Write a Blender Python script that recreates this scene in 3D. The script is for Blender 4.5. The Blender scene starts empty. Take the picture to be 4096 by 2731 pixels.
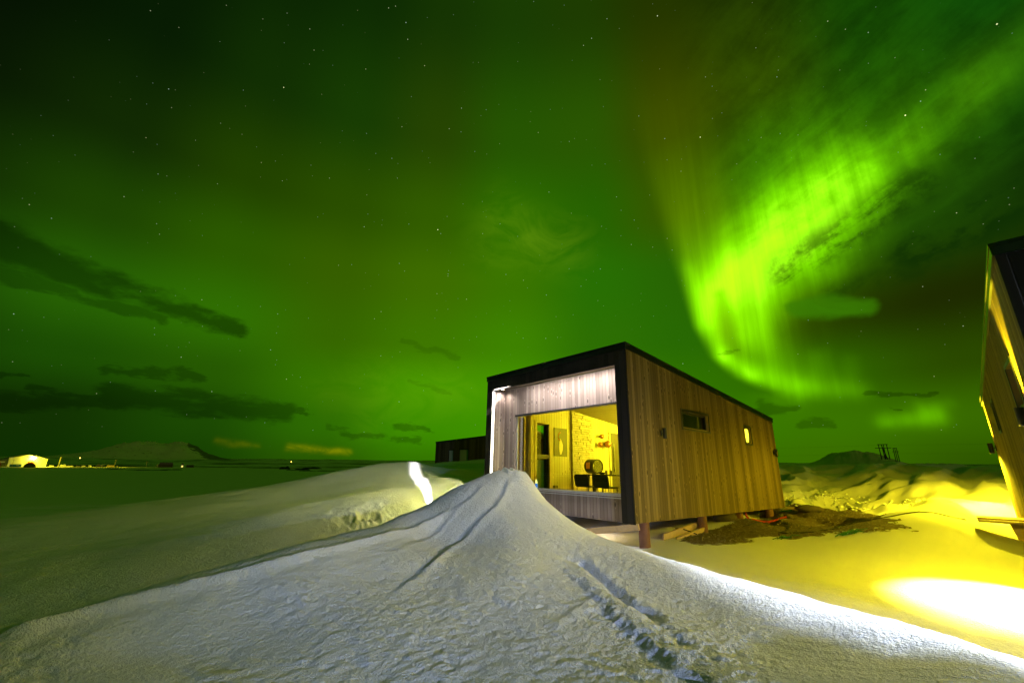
# Night snowfield with aurora over small timber cabins.  World origin = the photographer's eye, z up, +y = view heading.
import bpy, math, random
import numpy as np
from mathutils import Matrix, Vector
sc = bpy.context.scene
col = sc.collection
R = math.radians
rnd = random.Random(7)

# ------------------------------------------------------------------ camera / exposure
cd = bpy.data.cameras.new('camera'); cam = bpy.data.objects.new('camera', cd); col.objects.link(cam)
cd.sensor_width = 36; cd.lens = 14.937; cd.clip_start = .05; cd.clip_end = 20000
cx, cy, cz = (0.99997236, -0.00211352, 0.00712774), (-0.00743449, -0.2842775, 0.95871322), (0, 0.95873971, 0.28428536)
cam.matrix_world = Matrix(((cx[0], cy[0], -cz[0], 0), (cx[1], cy[1], -cz[1], 0), (cx[2], cy[2], -cz[2], 0), (0, 0, 0, 1)))
sc.camera = cam
sc.view_settings.view_transform = 'Standard'; sc.view_settings.look = 'None'; sc.view_settings.exposure = 0; sc.view_settings.gamma = 1
sc.render.engine = 'CYCLES'
sc.cycles.max_bounces = 6; sc.cycles.diffuse_bounces = 3; sc.cycles.glossy_bounces = 3; sc.cycles.transparent_max_bounces = 12
sc.cycles.caustics_reflective = False; sc.cycles.caustics_refractive = False
sc.cycles.use_denoising = True; sc.cycles.sample_clamp_indirect = 6

CTRL=[[-0.02,8.5,-0.03],[0.148,8.499,-0.047],[-0.208,8.397,-0.095],[-0.523,8.183,-0.173],[-1.032,7.631,-0.396],[-1.651,6.803,-0.657],[-2.105,6.044,-0.796],[-2.433,5.375,-0.855],[-2.671,4.808,-0.886],[-2.871,4.215,-0.921],[-3.006,3.742,-0.954],[-3.154,3.416,-0.987],[-3.281,3.153,-1.014],[0.315,8.494,-0.138],[0.453,8.438,-0.338],[0.678,8.373,-0.618],[0.94,8.297,-0.866],[1.272,8.151,-1.045],[1.608,7.888,-1.166],[1.864,7.574,-1.218],[2.118,7.09,-1.234],[2.501,6.216,-1.255],[2.771,5.49,-1.242],[2.952,4.876,-1.221],[3.082,4.373,-1.2],[3.16,3.939,-1.177],[3.208,3.571,-1.152],[3.274,3.16,-1.145],[-0.013,7.4,-0.512],[0.064,6.7,-0.805],[0.025,5.55,-1.077],[0.023,4.65,-1.23],[0.018,3.9,-1.311],[0.016,3.25,-1.33],[-1.372,4.808,-1.057],[-1.065,3.856,-1.201],[-0.837,3.14,-1.291],[-2.055,3.834,-1.115],[-1.554,3.024,-1.248],[-2.513,3.24,-1.162],[-2.329,2.875,-1.192],[-2.804,2.782,-1.157],[0.831,6.043,-1.167],[1.299,5.396,-1.294],[0.959,4.089,-1.351],[0.9,3.227,-1.316],[1.985,5.022,-1.315],[1.766,4.03,-1.326],[2.481,4.168,-1.275],[1.773,3.075,-1.248],[2.758,3.492,-1.218],[2.355,2.854,-1.154],[2.859,2.797,-1.127],[-0.997,6.322,-0.925],[-0.612,9.574,-1.1],[-1.208,8.928,-1.35],[-1.932,7.959,-1.35],[-2.463,7.071,-1.35],[-2.846,6.289,-1.35],[-3.125,5.625,-1.35],[-3.359,4.932,-1.35],[-3.517,4.378,-1.35],[-3.691,3.997,-1.35],[-3.839,3.688,-1.35],[-0.758,11.866,-1.3],[-1.497,11.064,-1.3],[-2.394,9.864,-1.5],[-3.052,8.764,-1.62],[-3.527,7.794,-1.62],[-3.873,6.972,-1.62],[-4.163,6.112,-1.62],[-4.359,5.426,-1.62],[-4.574,4.954,-1.62],[-4.757,4.571,-1.62],[1.425,9.129,-1.46],[1.801,8.834,-1.46],[2.088,8.483,-1.46],[2.372,7.941,-1.46],[2.801,6.962,-1.46],[3.104,6.149,-1.46],[3.307,5.461,-1.46],[3.452,4.898,-1.44],[3.539,4.412,-1.44],[3.592,3.999,-1.44],[3.666,3.539,-1.44],[0.362,9.768,-1.25],[0.521,9.704,-1.25],[0.78,9.628,-1.25],[1.081,9.541,-1.25],[2.67,9.106,-1.483],[4.523,10.789,-1.44],[6.069,12.138,-1.33],[7.728,13.586,-1.212],[3.057,12.626,-1.401],[5.319,14.6,-1.235],[1.419,9.871,-1.5],[0.734,10.731,-1.416],[0.087,12.023,-1.345],[-0.924,12.333,-1.182],[-1.006,12.922,-0.885],[0.376,14.394,-0.914],[2.636,16.367,-0.908],[8.764,14.291,-1.151],[6.894,16.637,-1.02],[2.861,10.467,-1.484],[3.169,8.365,-1.46],[3.716,8.109,-1.47],[4.346,8.47,-1.45],[4.588,7.449,-1.45],[4.249,6.415,-1.46],[4.907,6.391,-1.45],[5.822,6.288,-1.42],[6.835,6.317,-1.42],[5.165,5.095,-1.43],[8.323,7.59,-1.38],[5.986,8.504,-1.32],[6.701,8.499,-1.18],[7.455,8.583,-1.05],[8.063,8.667,-1.0],[8.357,8.51,-1.06],[8.439,8.17,-1.25],[4.082,9.97,-1.42],[5.308,10.24,-1.4],[6.446,11.209,-1.36],[7.714,11.278,-1.36],[8.702,13.699,-1.24],[10.325,13.866,-1.28],[10.38,13.022,-1.33],[6.138,11.728,-1.22],[8.344,10.613,-1.085],[9.082,10.916,-1.029],[9.64,10.965,-0.89],[9.789,10.697,-0.755],[9.746,10.327,-0.689],[9.665,9.99,-0.804],[9.571,9.662,-0.925],[9.588,9.361,-1.036],[9.693,9.107,-1.111],[9.143,14.922,-0.93],[9.72,14.553,-0.924],[10.317,13.762,-0.951],[10.343,12.468,-1.016],[11.004,12.295,-0.774],[11.791,13.6,-0.574],[11.777,15.542,-0.504],[11.188,16.578,-0.459],[11.351,18.259,-0.22],[12.069,19.579,0.122],[13.313,18.755,0.13],[13.565,17.32,0.11],[13.782,16.502,0.183],[13.97,15.679,0.129],[14.351,15.331,0.114],[14.646,14.344,0.115],[14.648,13.617,0.026],[14.363,12.438,-0.103],[12.238,13.2,-0.342],[12.434,12.315,-0.377],[11.326,11.016,-0.683],[10.911,10.147,-0.887],[16.293,26.432,-0.5],[17.972,25.32,-0.5],[18.606,22.277,-0.5],[19.374,20.697,-0.5],[19.772,19.364,-0.5],[19.775,18.383,-0.5],[19.39,16.792,-0.5],[-6.251,5.906,-1.603],[-5.82,7.125,-1.455],[-4.801,8.544,-1.273],[-3.445,9.813,-1.055],[-2.331,10.75,-0.816],[-9.203,8.459,-1.581],[-8.324,9.985,-1.408],[-6.604,11.545,-1.083],[-4.535,12.715,-0.746],[-2.895,13.186,-0.518],[-1.453,13.422,-0.446],[-14.132,12.7,-1.471],[-12.974,13.606,-1.381],[-11.502,14.49,-1.217],[-9.63,15.207,-0.937],[-7.812,15.66,-0.563],[-6.181,15.837,-0.177],[-4.904,15.964,0.021],[-4.021,16.002,0.131],[-3.484,16.026,0.144],[-2.99,16.329,0.044],[-2.412,16.828,-0.041],[-1.105,17.164,-0.032],[-5.977,14.409,-0.548],[-3.681,14.748,-0.19],[-2.089,15.258,-0.266],[-17.665,15.875,-2.1],[-16.218,17.007,-2.1],[-14.378,18.112,-2.1],[-12.037,19.009,-2.1],[-9.764,19.575,-2.1],[-7.726,19.796,-2.1],[-6.129,19.955,-2.1],[-5.228,20.803,-0.9],[-3.887,21.227,-0.9],[-1.791,22.027,-0.9],[-5.234,32.58,0.164],[-3.605,32.8,0.266],[-2.042,32.94,0.476],[-2.494,26.885,0.09],[-32.77,22.94,-2.1],[-49.15,34.41,-2.1],[-28.28,28.28,-2.1],[-42.43,42.43,-2.1],[-22.94,32.77,-2.1],[-34.41,49.15,-2.1],[-16.9,36.25,-2.1],[-25.36,54.38,-2.1],[-10.35,38.64,-2.1],[-15.53,57.96,-2.1],[-9.39,59.26,-1.3],[-4.19,59.85,-1.3],[5.23,59.77,-1.3],[15.53,57.96,-1.3],[25.36,54.38,-1.3],[34.41,49.15,-1.2],[42.43,42.43,-1.2],[49.15,34.41,-1.2],[-1.39,0.8,-1.42],[-1.03,1.23,-1.42],[-0.55,1.5,-1.42],[0.0,1.6,-1.42],[0.55,1.5,-1.42],[1.03,1.23,-1.42],[1.39,0.8,-1.42]]
TRAILS={'rut':[[-0.039,7.888],[-0.118,7.488],[-0.318,6.972],[-0.543,6.555],[-0.789,6.08],[-0.948,5.24],[-1.079,4.677],[-1.189,4.111]],'crest':[[-0.573,7.221],[-1.215,6.515],[-1.778,5.168],[-2.199,4.408],[-2.661,3.804],[-2.959,3.399],[-3.128,3.105]],'side':[[-0.42,7.618],[-0.65,7.187],[-0.954,6.658],[-1.246,5.91],[-1.438,5.006]],'scarp':[[0.517,6.109],[0.824,5.423],[0.944,4.798],[1.019,4.322],[1.124,3.827],[1.197,3.504],[1.244,3.206]],'groove':[[0.636,6.306],[0.922,6.015],[1.114,5.455],[1.225,4.924],[1.314,4.417],[1.329,3.855],[1.425,3.584]],'groove2':[[0.86,6.233],[1.118,5.603],[1.294,4.811],[1.403,4.283]],'spur':[[0.46,4.27],[0.719,4.782],[0.96,5.119]]}
GRAVEL=[[3.371,9.653],[3.664,9.225],[4.304,9.316],[5.203,9.566],[6.435,9.443],[6.873,8.812],[7.554,8.687],[7.827,9.201],[9.648,11.894],[10.907,14.354],[9.549,14.434],[8.959,14.658],[7.989,14.013],[6.613,12.769],[5.386,11.527],[4.403,10.73]]
AUR=[[[0.3715,0.8329,0.4102],[0.4041,0.8653,0.2965],0.0206,0.0247,0.25,0.55],[[0.4041,0.8653,0.2965],[0.4397,0.8693,0.2257],0.0247,0.022,0.6,0.7],[[0.4397,0.8693,0.2257],[0.4919,0.8514,0.182],0.022,0.0209,0.7,0.4],[[0.4919,0.8514,0.182],[0.5596,0.8142,0.1549],0.0238,0.022,0.4,0.26],[[0.5596,0.8139,0.1563],[0.6288,0.7657,0.135],0.0198,0.016,0.2,0.1],[[0.4032,0.8547,0.3269],[0.4634,0.7991,0.3831],0.041,0.053,0.5,0.5],[[0.4402,0.8206,0.3645],[0.5233,0.7293,0.4407],0.0593,0.0664,0.7,0.62],[[0.5233,0.7293,0.4407],[0.5816,0.6496,0.4896],0.0664,0.0594,0.62,0.4],[[0.5816,0.6496,0.4896],[0.6375,0.5807,0.5063],0.0514,0.0387,0.32,0.13],[[0.6375,0.5807,0.5063],[0.6803,0.4931,0.5422],0.0387,0.0364,0.1,0.06],[[0.6803,0.4931,0.5422],[0.7213,0.4032,0.5632],0.0364,0.0433,0.06,0.07],[[0.625,0.6279,0.4638],[0.5637,0.7206,0.4037],0.0374,0.047,0.2,0.3],[[0.5053,0.7736,0.3823],[0.4924,0.828,0.2683],0.0439,0.0382,0.5,0.35],[[0.4924,0.828,0.2683],[0.5363,0.8248,0.1792],0.0406,0.0409,0.3,0.22],[[0.4644,0.8051,0.369],[0.5889,0.6224,0.5155],0.1304,0.0995,0.08,0.08],[[0.5837,0.7868,0.2007],[0.5888,0.7926,0.1583],0.0194,0.0234,0.1,0.14],[[0.6209,0.7605,0.1897],[0.6211,0.7693,0.1494],0.0143,0.0183,0.04,0.09],[[0.6541,0.7522,0.08],[0.7009,0.7082,0.0849],0.0129,0.0153,0.17,0.2],[[0.691,0.7162,0.0974],[0.7129,0.6931,0.1068],0.0143,0.0103,0.12,0.05],[[0.4923,0.6347,0.5956],[0.5429,0.6656,0.5121],0.0614,0.0577,0.05,0.12],[[0.5161,0.7884,0.3347],[0.5698,0.7301,0.3772],0.0508,0.0471,0.22,0.14]]
FAN=[[0.311,0.7063,0.636],[0.4169,0.8527,0.3148],0.0705,0.0864,0.05,0.5]
FANN=[0.8725,-0.4609,0.162]
CLD=[[[-0.7825,0.5364,0.3163],[-0.5392,0.8029,0.2543],0.0363,0.0173,0.74,0.05],[[-0.7802,0.5614,0.276],[-0.6377,0.7274,0.2535],0.0129,0.0111,0.5,0.7],[[-0.6816,0.7225,0.1157],[-0.4608,0.8815,0.1025],0.024,0.0212,0.6,0.55],[[-0.6907,0.7057,0.1576],[-0.5901,0.7911,0.1611],0.0101,0.0102,0.5,1.2],[[-0.7749,0.6257,0.0895],[-0.6781,0.728,0.1007],0.0175,0.011,0.5,0.6],[[-0.7458,0.6566,0.112],[-0.6922,0.7137,0.1069],0.0063,0.0057,0.5,0.8],[[-0.3616,0.9301,0.0649],[-0.2047,0.9771,0.0574],0.0092,0.0077,0.45,0.6],[[-0.2593,0.9619,0.0871],[-0.1841,0.9798,0.0787],0.0087,0.0078,0.5,0.8],[[-0.4776,0.8715,0.1113],[-0.4189,0.902,0.1047],0.0076,0.006,0.5,1.0],[[-0.7759,0.6176,0.1291],[-0.7504,0.6479,0.1311],0.0053,0.0031,0.5,0.6],[[0.6423,0.7548,0.1332],[0.7035,0.7,0.1227],0.0063,0.0045,0.5,0.4],[[0.5006,0.8574,0.1192],[0.5506,0.8269,0.1145],0.0159,0.0124,0.45,0.8],[[0.5652,0.8204,0.0861],[0.599,0.7969,0.0785],0.0103,0.0082,0.4,0.8],[[0.643,0.759,0.1025],[0.6704,0.7352,0.0997],0.0035,0.0026,0.5,0.5],[[-0.1782,0.948,0.2637],[-0.1269,0.9612,0.2448],0.0103,0.0093,0.25,0.8],[[-0.2442,0.9306,0.2726],[-0.1893,0.9476,0.2575],0.009,0.008,0.22,0.8],[[0.444,0.8649,0.2343],[0.4729,0.8507,0.2297],0.0045,0.0034,0.4,0.4],[[-0.3951,0.9148,0.0833],[-0.3483,0.9344,0.0748],0.006,0.0052,0.3,0.8],[[-0.2317,0.9553,0.1837],[-0.1425,0.976,0.165],0.0067,0.0069,0.2,0.8]]
WISP=[[[0.5377,0.7557,0.3738],[0.6629,0.5973,0.4514],0.0424,0.0455,0.75,1.0],[[0.677,0.6455,0.3536],[0.7682,0.5019,0.3975],0.0397,0.0523,0.85,1.0],[[0.5987,0.7333,0.3223],[0.7031,0.6329,0.3242],0.025,0.0207,0.5,1.0]]
FOLD=[[[0.4369,0.8283,0.3508],[0.4627,0.8525,0.2431],0.0129,0.0196,0.5]]
LENT=[[[0.5545,0.7768,0.2985],[0.5974,0.7457,0.2951],0.0178,0.0235,1,0.2],[[0.5974,0.746,0.2942],[0.64,0.7152,0.2807],0.0235,0.0166,1,0.2]]
YEL=[[[-0.451,0.8917,0.0395],[-0.3445,0.9383,0.03],0.0067,0.0061,0.24,0.3],[[-0.5577,0.8289,0.0422],[-0.5014,0.8643,0.0388],0.006,0.0055,0.06,0.5]]
GLOW=[[[-0.0349,0.8662,0.4985],[0.1249,0.8675,0.4814],0.062,0.0561,0.05,0.6],[[-0.0236,0.8288,0.559],[0.0394,0.8658,0.4989],0.0383,0.0451,0.035,0.6],[[-0.3019,0.9465,0.1142],[-0.1426,0.975,0.1706],0.059,0.0631,0.03,0.4],[[-0.3862,0.9089,0.1572],[-0.3055,0.9319,0.1956],0.0464,0.049,0.02,0.4]]
P={'bundle_a':[3.282,9.926,-1.455],'bundle_b':[4.566,11.04,-1.428],'beam_l':[1.028,7.089,-0.938],'deck_a':[8.902,14.693,-1.026],'deck_b':[9.43,14.666,-0.924],'rock1':[5.676,11.653,-1.274],'rock2':[8.831,14.002,-1.189],'rock3':[8.479,12.685,-1.305],'rock4':[6.906,12.431,-1.336],'hose_a':[6.986,13.186,-1.28],'tuft1':[6.456,8.92,-1.223],'tuft2':[5.807,9.695,-1.354],'lump1':[10.117,14.679,-0.985],'lump2':[10.555,14.78,-0.983],'lump3':[9.513,14.612,-0.924],'chunk':[-0.879,6.872,-0.611]}


def lin(c):
    return tuple((v/255/12.92 if v/255 <= .04045 else ((v/255+.055)/1.055)**2.4) for v in c)

# ------------------------------------------------------------------ node expressions
class X:
    tree = None
    def __init__(s, k): s.k = k
    def _m(op, *a, clamp=False):
        n = X.tree.nodes.new('ShaderNodeMath'); n.operation = op
        for i, v in enumerate(a): X.put(n.inputs[i], v)
        if clamp: return X._m('MINIMUM', X._m('MAXIMUM', X(n.outputs[0]), 0.), 1.)
        return X(n.outputs[0])
    def put(sock, v):
        if isinstance(v, X): X.tree.links.new(v.k, sock)
        else: sock.default_value = v
    def __add__(s, o): return X._m('ADD', s, o)
    __radd__ = __add__
    def __sub__(s, o): return X._m('SUBTRACT', s, o)
    def __rsub__(s, o): return X._m('SUBTRACT', o, s)
    def __mul__(s, o): return X._m('MULTIPLY', s, o)
    __rmul__ = __mul__
    def __truediv__(s, o): return X._m('DIVIDE', s, o)
    def __pow__(s, o): return X._m('POWER', s, o)
def fn(op, *a, **k): return X._m(op, *a, **k)
def vm(op, a, b=None, scale=None, out=0):
    n = X.tree.nodes.new('ShaderNodeVectorMath'); n.operation = op
    X.put(n.inputs[0], a)
    if b is not None: X.put(n.inputs[1], b)
    if scale is not None: X.put(n.inputs['Scale'], scale)
    return X(n.outputs['Value'] if op in ('DOT_PRODUCT', 'LENGTH', 'DISTANCE') else n.outputs[0])
def sstep(v, a, b, lo=0., hi=1.):
    n = X.tree.nodes.new('ShaderNodeMapRange'); n.interpolation_type = 'SMOOTHSTEP'
    X.put(n.inputs['Value'], v); X.put(n.inputs['From Min'], a); X.put(n.inputs['From Max'], b); X.put(n.inputs['To Min'], lo); X.put(n.inputs['To Max'], hi)
    return X(n.outputs['Result'])
def noise(v, scale, detail=3, rough=.5, dist=0, color=False, dim='3D'):
    n = X.tree.nodes.new('ShaderNodeTexNoise'); n.noise_dimensions = dim
    X.put(n.inputs['Vector'], v); n.inputs['Scale'].default_value = scale; n.inputs['Detail'].default_value = detail
    n.inputs['Roughness'].default_value = rough; n.inputs['Distortion'].default_value = dist
    return X(n.outputs['Color' if color else 'Fac'])
def mix(f, a, b, mode='MIX'):
    n = X.tree.nodes.new('ShaderNodeMix'); n.data_type = 'RGBA'; n.blend_type = mode; n.clamp_factor = True
    X.put(n.inputs[0], f)
    for i, v in ((6, a), (7, b)):
        if isinstance(v, X): X.tree.links.new(v.k, n.inputs[i])
        else: n.inputs[i].default_value = (*v[:3], 1)
    return X(n.outputs[2])
def addc(a, f, b):            # a + f*b in colour, unclamped
    n = X.tree.nodes.new('ShaderNodeMix'); n.data_type = 'RGBA'; n.blend_type = 'ADD'; n.clamp_factor = False; n.clamp_result = False
    X.put(n.inputs[0], f)
    for i, v in ((6, a), (7, b)):
        if isinstance(v, X): X.tree.links.new(v.k, n.inputs[i])
        else: n.inputs[i].default_value = (*v[:3], 1)
    return X(n.outputs[2])
def sepc(v):
    n = X.tree.nodes.new('ShaderNodeSeparateColor'); X.tree.links.new(v.k, n.inputs[0]); return [X(o) for o in n.outputs]
def xyz(x, y, z):
    n = X.tree.nodes.new('ShaderNodeCombineXYZ')
    for i, v in enumerate((x, y, z)): X.put(n.inputs[i], v)
    return X(n.outputs[0])
def sep(v):
    n = X.tree.nodes.new('ShaderNodeSeparateXYZ'); X.put(n.inputs[0], v); return [X(o) for o in n.outputs]
def coord(name):
    n = X.tree.nodes.new('ShaderNodeTexCoord'); return X(n.outputs[name])
def ramp(v, stops, interp='LINEAR'):
    n = X.tree.nodes.new('ShaderNodeValToRGB'); cr = n.color_ramp; cr.interpolation = interp
    while len(cr.elements) < len(stops): cr.elements.new(.5)
    for e, (p, c) in zip(cr.elements, stops): e.position = p; e.color = (*c, 1)
    X.put(n.inputs[0], v); return X(n.outputs[0])

# ------------------------------------------------------------------ night sky with aurora (by direction, at infinity)
w = bpy.data.worlds.new('World'); sc.world = w; w.use_nodes = True
X.tree = w.node_tree; w.node_tree.nodes.clear()
w.cycles.sampling_method = 'NONE'
d = vm('NORMALIZE', coord('Generated'))
dx, dy, dz = sep(d)
az = fn('ARCTAN2', dx, dy) * (180/math.pi)
el = fn('ARCSINE', dz) * (180/math.pi)
GRID = {  # elevation -> colours at azimuth -90,-60,-48..60,90
 0: [(8,24,2),(10,34,2),(15,46,2),(22,62,2),(40,85,2),(50,112,0),(58,130,0),(60,125,0),(54,110,0),(58,105,0),(46,82,0),(34,66,0),(20,45,2)],
 5: [(8,24,2),(12,34,2),(18,48,2),(28,72,3),(45,105,2),(60,138,0),(63,145,0),(60,130,0),(55,122,0),(58,115,0),(56,104,0),(36,76,0),(20,45,2)],
 10: [(8,24,2),(14,40,3),(28,76,3),(38,88,2),(54,115,0),(72,148,0),(70,148,0),(56,124,0),(48,112,0),(48,100,0),(42,72,0),(28,50,0),(18,40,2)],
 16: [(8,24,2),(20,55,4),(40,98,4),(48,110,2),(54,102,0),(62,118,0),(62,130,0),(45,110,3),(40,104,3),(36,56,0),(30,42,1),(24,38,2),(16,34,2)],
 24: [(6,20,2),(14,36,3),(30,68,2),(44,90,0),(54,94,0),(62,108,0),(58,116,0),(40,110,3),(40,100,3),(44,88,1),(30,72,4),(14,40,4),(10,30,3)],
 32: [(4,14,2),(8,22,3),(18,42,3),(34,66,0),(42,78,0),(50,92,0),(46,108,0),(38,98,1),(56,86,0),(42,98,2),(33,86,3),(14,62,5),(8,30,3)],
 42: [(3,10,2),(4,14,2),(8,28,3),(18,47,3),(24,60,3),(38,68,2),(38,85,2),(42,86,2),(56,70,0),(46,72,1),(22,70,3),(12,70,7),(8,36,4)],
 54: [(3,10,2),(4,14,2),(6,22,3),(10,34,3),(14,42,3),(22,52,3),(26,60,3),(30,60,2),(35,52,0),(26,44,2),(16,48,3),(12,58,6),(8,36,4)],
 80: [(12,30,3)]*13}
A = [-90, -60, -48, -36, -24, -12, 0, 12, 24, 36, 48, 60, 90]
t = (az + 100.) / 200.
base = None; pe = None
for e_, cs in GRID.items():
    row = ramp(t, [((a+100)/200, lin(c)) for a, c in zip(A, cs)], 'B_SPLINE' if False else 'EASE')
    base = row if base is None else mix(sstep(el, pe, e_), base, row)
    pe = e_
back = sstep(dy, -.35, .05)
base = mix(back, lin((26, 62, 3)), base)
def seg(p, s):
    p0, p1, w0, w1 = s[:4]
    ba = Vector(p1) - Vector(p0)
    pa = vm('SUBTRACT', p, tuple(p0))
    h = fn('MULTIPLY', vm('DOT_PRODUCT', pa, tuple(ba)), 1/ba.length_squared, clamp=True)
    q = vm('SCALE', tuple(ba), scale=h)
    D = vm('DISTANCE', pa, q)
    return D / (h*(w1-w0) + w0), h
# soft warps for wisps and cloud edges
nz = vm('SUBTRACT', noise(d, 7, 4, .6, color=True), (.5, .5, .5))
dw = vm('ADD', d, vm('SCALE', nz, scale=.028))
nz2 = vm('SUBTRACT', noise(vm('MULTIPLY', d, (1, 1, 2.6)), 17, 5, .62, color=True), (.5, .5, .5))
dc = vm('ADD', d, vm('SCALE', nz2, scale=.045))
aur = None
for s in AUR:
    D, h = seg(dw, s)
    g = fn('POWER', 2.718, D*D*-1.) * (h*(s[5]-s[4]) + s[4])
    aur = g if aur is None else aur + g
D, h = seg(dw, FOLD[0]); aur = aur * fn('SUBTRACT', 1., fn('POWER', 2.718, D*D*-1.)*FOLD[0][4])
D, h = seg(dw, FAN)
fan = fn('POWER', 2.718, D*D*-.7) * (h*(FAN[5]-FAN[4]) + FAN[4])
# rays: fine brightness ribs running towards the magnetic zenith
rib = noise(xyz(az, el*.05, 0.), .42, 5, .62)
ribf = sstep(rib, .3, .7, .76, 1.24)
EDGE = [(8.47, 31.52), (10.48, 28.42), (13.09, 26.33), (16.96, 24.85), (22.72, 23.7), (28.5, 22.29), (36.22, 20.46), (41.94, 19.35), (47.17, 18.52)]
ea = ramp(el / 60., [(e_/60, (a_/60,)*3) for e_, a_ in EDGE])
ed = az - sepc(ea)[0]*60.
edge = sstep(ed, -1.1, 1.9)
# streaks drawn out along the band
al, ac = (.584, -.7056, .4013), (-.5986, -.0404, .8)
sk = noise(xyz(vm('DOT_PRODUCT', d, al)*5., vm('DOT_PRODUCT', dw, ac)*24., 0.), 1., 4, .6, .4)
upper = sstep(el, 14., 30.) * sstep(az, 22., 38.)
skm = sk*.5 + noise(dw, 19, 6, .66)*.5
skf = fn('ADD', 1., upper * (skm - .5) * 2.3)
aur = aur * ribf * fn('MAXIMUM', edge, sstep(el, 9., 7.)) * skf
base = addc(base, upper * sstep(skm, .34, .66, -.32, .3), base)
wn = noise(vm('MULTIPLY', d, (1, 1, 1.6)), 9, 6, .62, 1.2)
glow = None
for s in GLOW:
    D, h = seg(dw, s); g = fn('POWER', 2.718, D*D*-1.) * s[4]; glow = g if glow is None else glow + g
glow = glow * sstep(wn, .3, .65)
skyc = addc(base, aur, (.25, .92, .0))
skyc = addc(skyc, fan*edge*ribf, (.24, .46, .0))
skyc = addc(skyc, glow, (.7, 1., .03))
# very bright core runs to yellow
skyc = addc(skyc, sstep(aur, .6, 1.4), (.13, .1, .01))
# thin torn cloud over the aurora
wisp = None
for s in WISP:
    D, h = seg(dw, s)
    g = sstep(D, 1.3, .3) * s[4] * sstep(skm, .42, .57)
    wisp = g if wisp is None else fn('MAXIMUM', wisp, g)
skyc = mix(wisp, skyc, lin((14, 44, 3)))
wc = noise(vm('MULTIPLY', d, (1., 1., 4.5)), 13, 5, .62, .5)
shade = None
for s in CLD:
    D, h = seg(dc, s)
    D = D + (wc - .5) * (s[5]*2.6)
    g = sstep(D, 1.3, .5) * s[4]
    shade = g if shade is None else fn('MAXIMUM', shade, g)
skyc = addc(skyc, shade*-.78, skyc)
lent = None
for s in LENT:
    D, h = seg(dw, s); g = sstep(D + (wc - .5)*.45, 1.4, .5)
    lent = g if lent is None else fn('MAXIMUM', lent, g)
skyc = mix(lent * sstep(wn, .2, .75, .55, 1.), skyc, lin((58, 122, 4)))
for s in YEL:
    D, h = seg(dw, s)
    skyc = addc(skyc, fn('POWER', 2.718, D*D*-1.) * s[4] * sstep(wn, .25, .7), (1., .72, .0))
# stars
def stars(scale, rad, gain, pw):
    n = X.tree.nodes.new('ShaderNodeTexVoronoi'); n.inputs['Scale'].default_value = scale
    X.put(n.inputs['Vector'], d)
    r_, g_, b_ = sepc(X(n.outputs['Color']))
    return sstep(X(n.outputs['Distance']), rad, rad*.25) * (r_**pw) * gain, g_
s1, c1 = stars(75, .075, .6, 2.4)
s2, c2 = stars(19, .024, 2.0, 1.3)
vis = (fn('SUBTRACT', 1., shade)) * (fn('SUBTRACT', 1., fn('MULTIPLY', aur, 1.6, clamp=True))) * sstep(el, .8, 6.)
st = (s1 + s2) * vis
skyc = addc(skyc, st, mix(c1, (1., 1., .45), (.7, 1., .85)))
bg = w.node_tree.nodes.new('ShaderNodeBackground'); X.put(bg.inputs['Color'], skyc); bg.inputs['Strength'].default_value = 1.0
ow = w.node_tree.nodes.new('ShaderNodeOutputWorld'); w.node_tree.links.new(bg.outputs[0], ow.inputs[0])

# ------------------------------------------------------------------ lamps
YELLOW = (1, .81, .014)
def spot(name, loc, target, power, size_deg, blend, color=(1, 1, 1), radius=.04, scale=(1, 1, 1), roll=0, parent=None):
    l = bpy.data.lights.new(name, 'SPOT'); l.energy = power; l.color = color; l.spot_size = R(size_deg); l.spot_blend = blend; l.shadow_soft_size = radius
    o = bpy.data.objects.new(name, l); col.objects.link(o)
    loc = Vector(loc); q = (Vector(target)-loc).to_track_quat('-Z', 'Y')
    m = q.to_matrix().to_4x4() @ Matrix.Rotation(roll, 4, 'Z') @ Matrix.Diagonal((*scale, 1))
    o.matrix_world = Matrix.Translation(loc) @ m
    return o
def point(name, loc, power, color=(1, 1, 1), radius=.05):
    l = bpy.data.lights.new(name, 'POINT'); l.energy = power; l.color = color; l.shadow_soft_size = radius
    o = bpy.data.objects.new(name, l); col.objects.link(o); o.location = loc
    return o

# ------------------------------------------------------------------ materials
def mat(name):
    m = bpy.data.materials.new(name); m.use_nodes = True; X.tree = m.node_tree
    p = m.node_tree.nodes['Principled BSDF']
    return m, p
def bump(p, h, dist, strength=1.):
    n = X.tree.nodes.new('ShaderNodeBump'); n.inputs['Strength'].default_value = strength if not isinstance(strength, X) else 1
    if isinstance(strength, X): X.put(n.inputs['Strength'], strength)
    n.inputs['Distance'].default_value = dist
    X.put(n.inputs['Height'], h); X.tree.links.new(n.outputs[0], p.inputs['Normal'])
def plain(name, c, rough=.6, metal=0, var=.15, scale=8, emit=None, estr=0, spec=.5, bmp=0):
    m, p = mat(name)
    o = coord('Object'); nn = noise(o, scale, 4, .6)
    X.put(p.inputs['Base Color'], mix(nn, tuple(v*(1-var) for v in c), tuple(min(1, v*(1+var)) for v in c)))
    p.inputs['Roughness'].default_value = rough; p.inputs['Metallic'].default_value = metal; p.inputs['Specular IOR Level'].default_value = spec
    if emit: p.inputs['Emission Color'].default_value = (*emit, 1); p.inputs['Emission Strength'].default_value = estr
    if bmp: bump(p, noise(o, scale*6, 4, .6), bmp)
    return m
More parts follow.
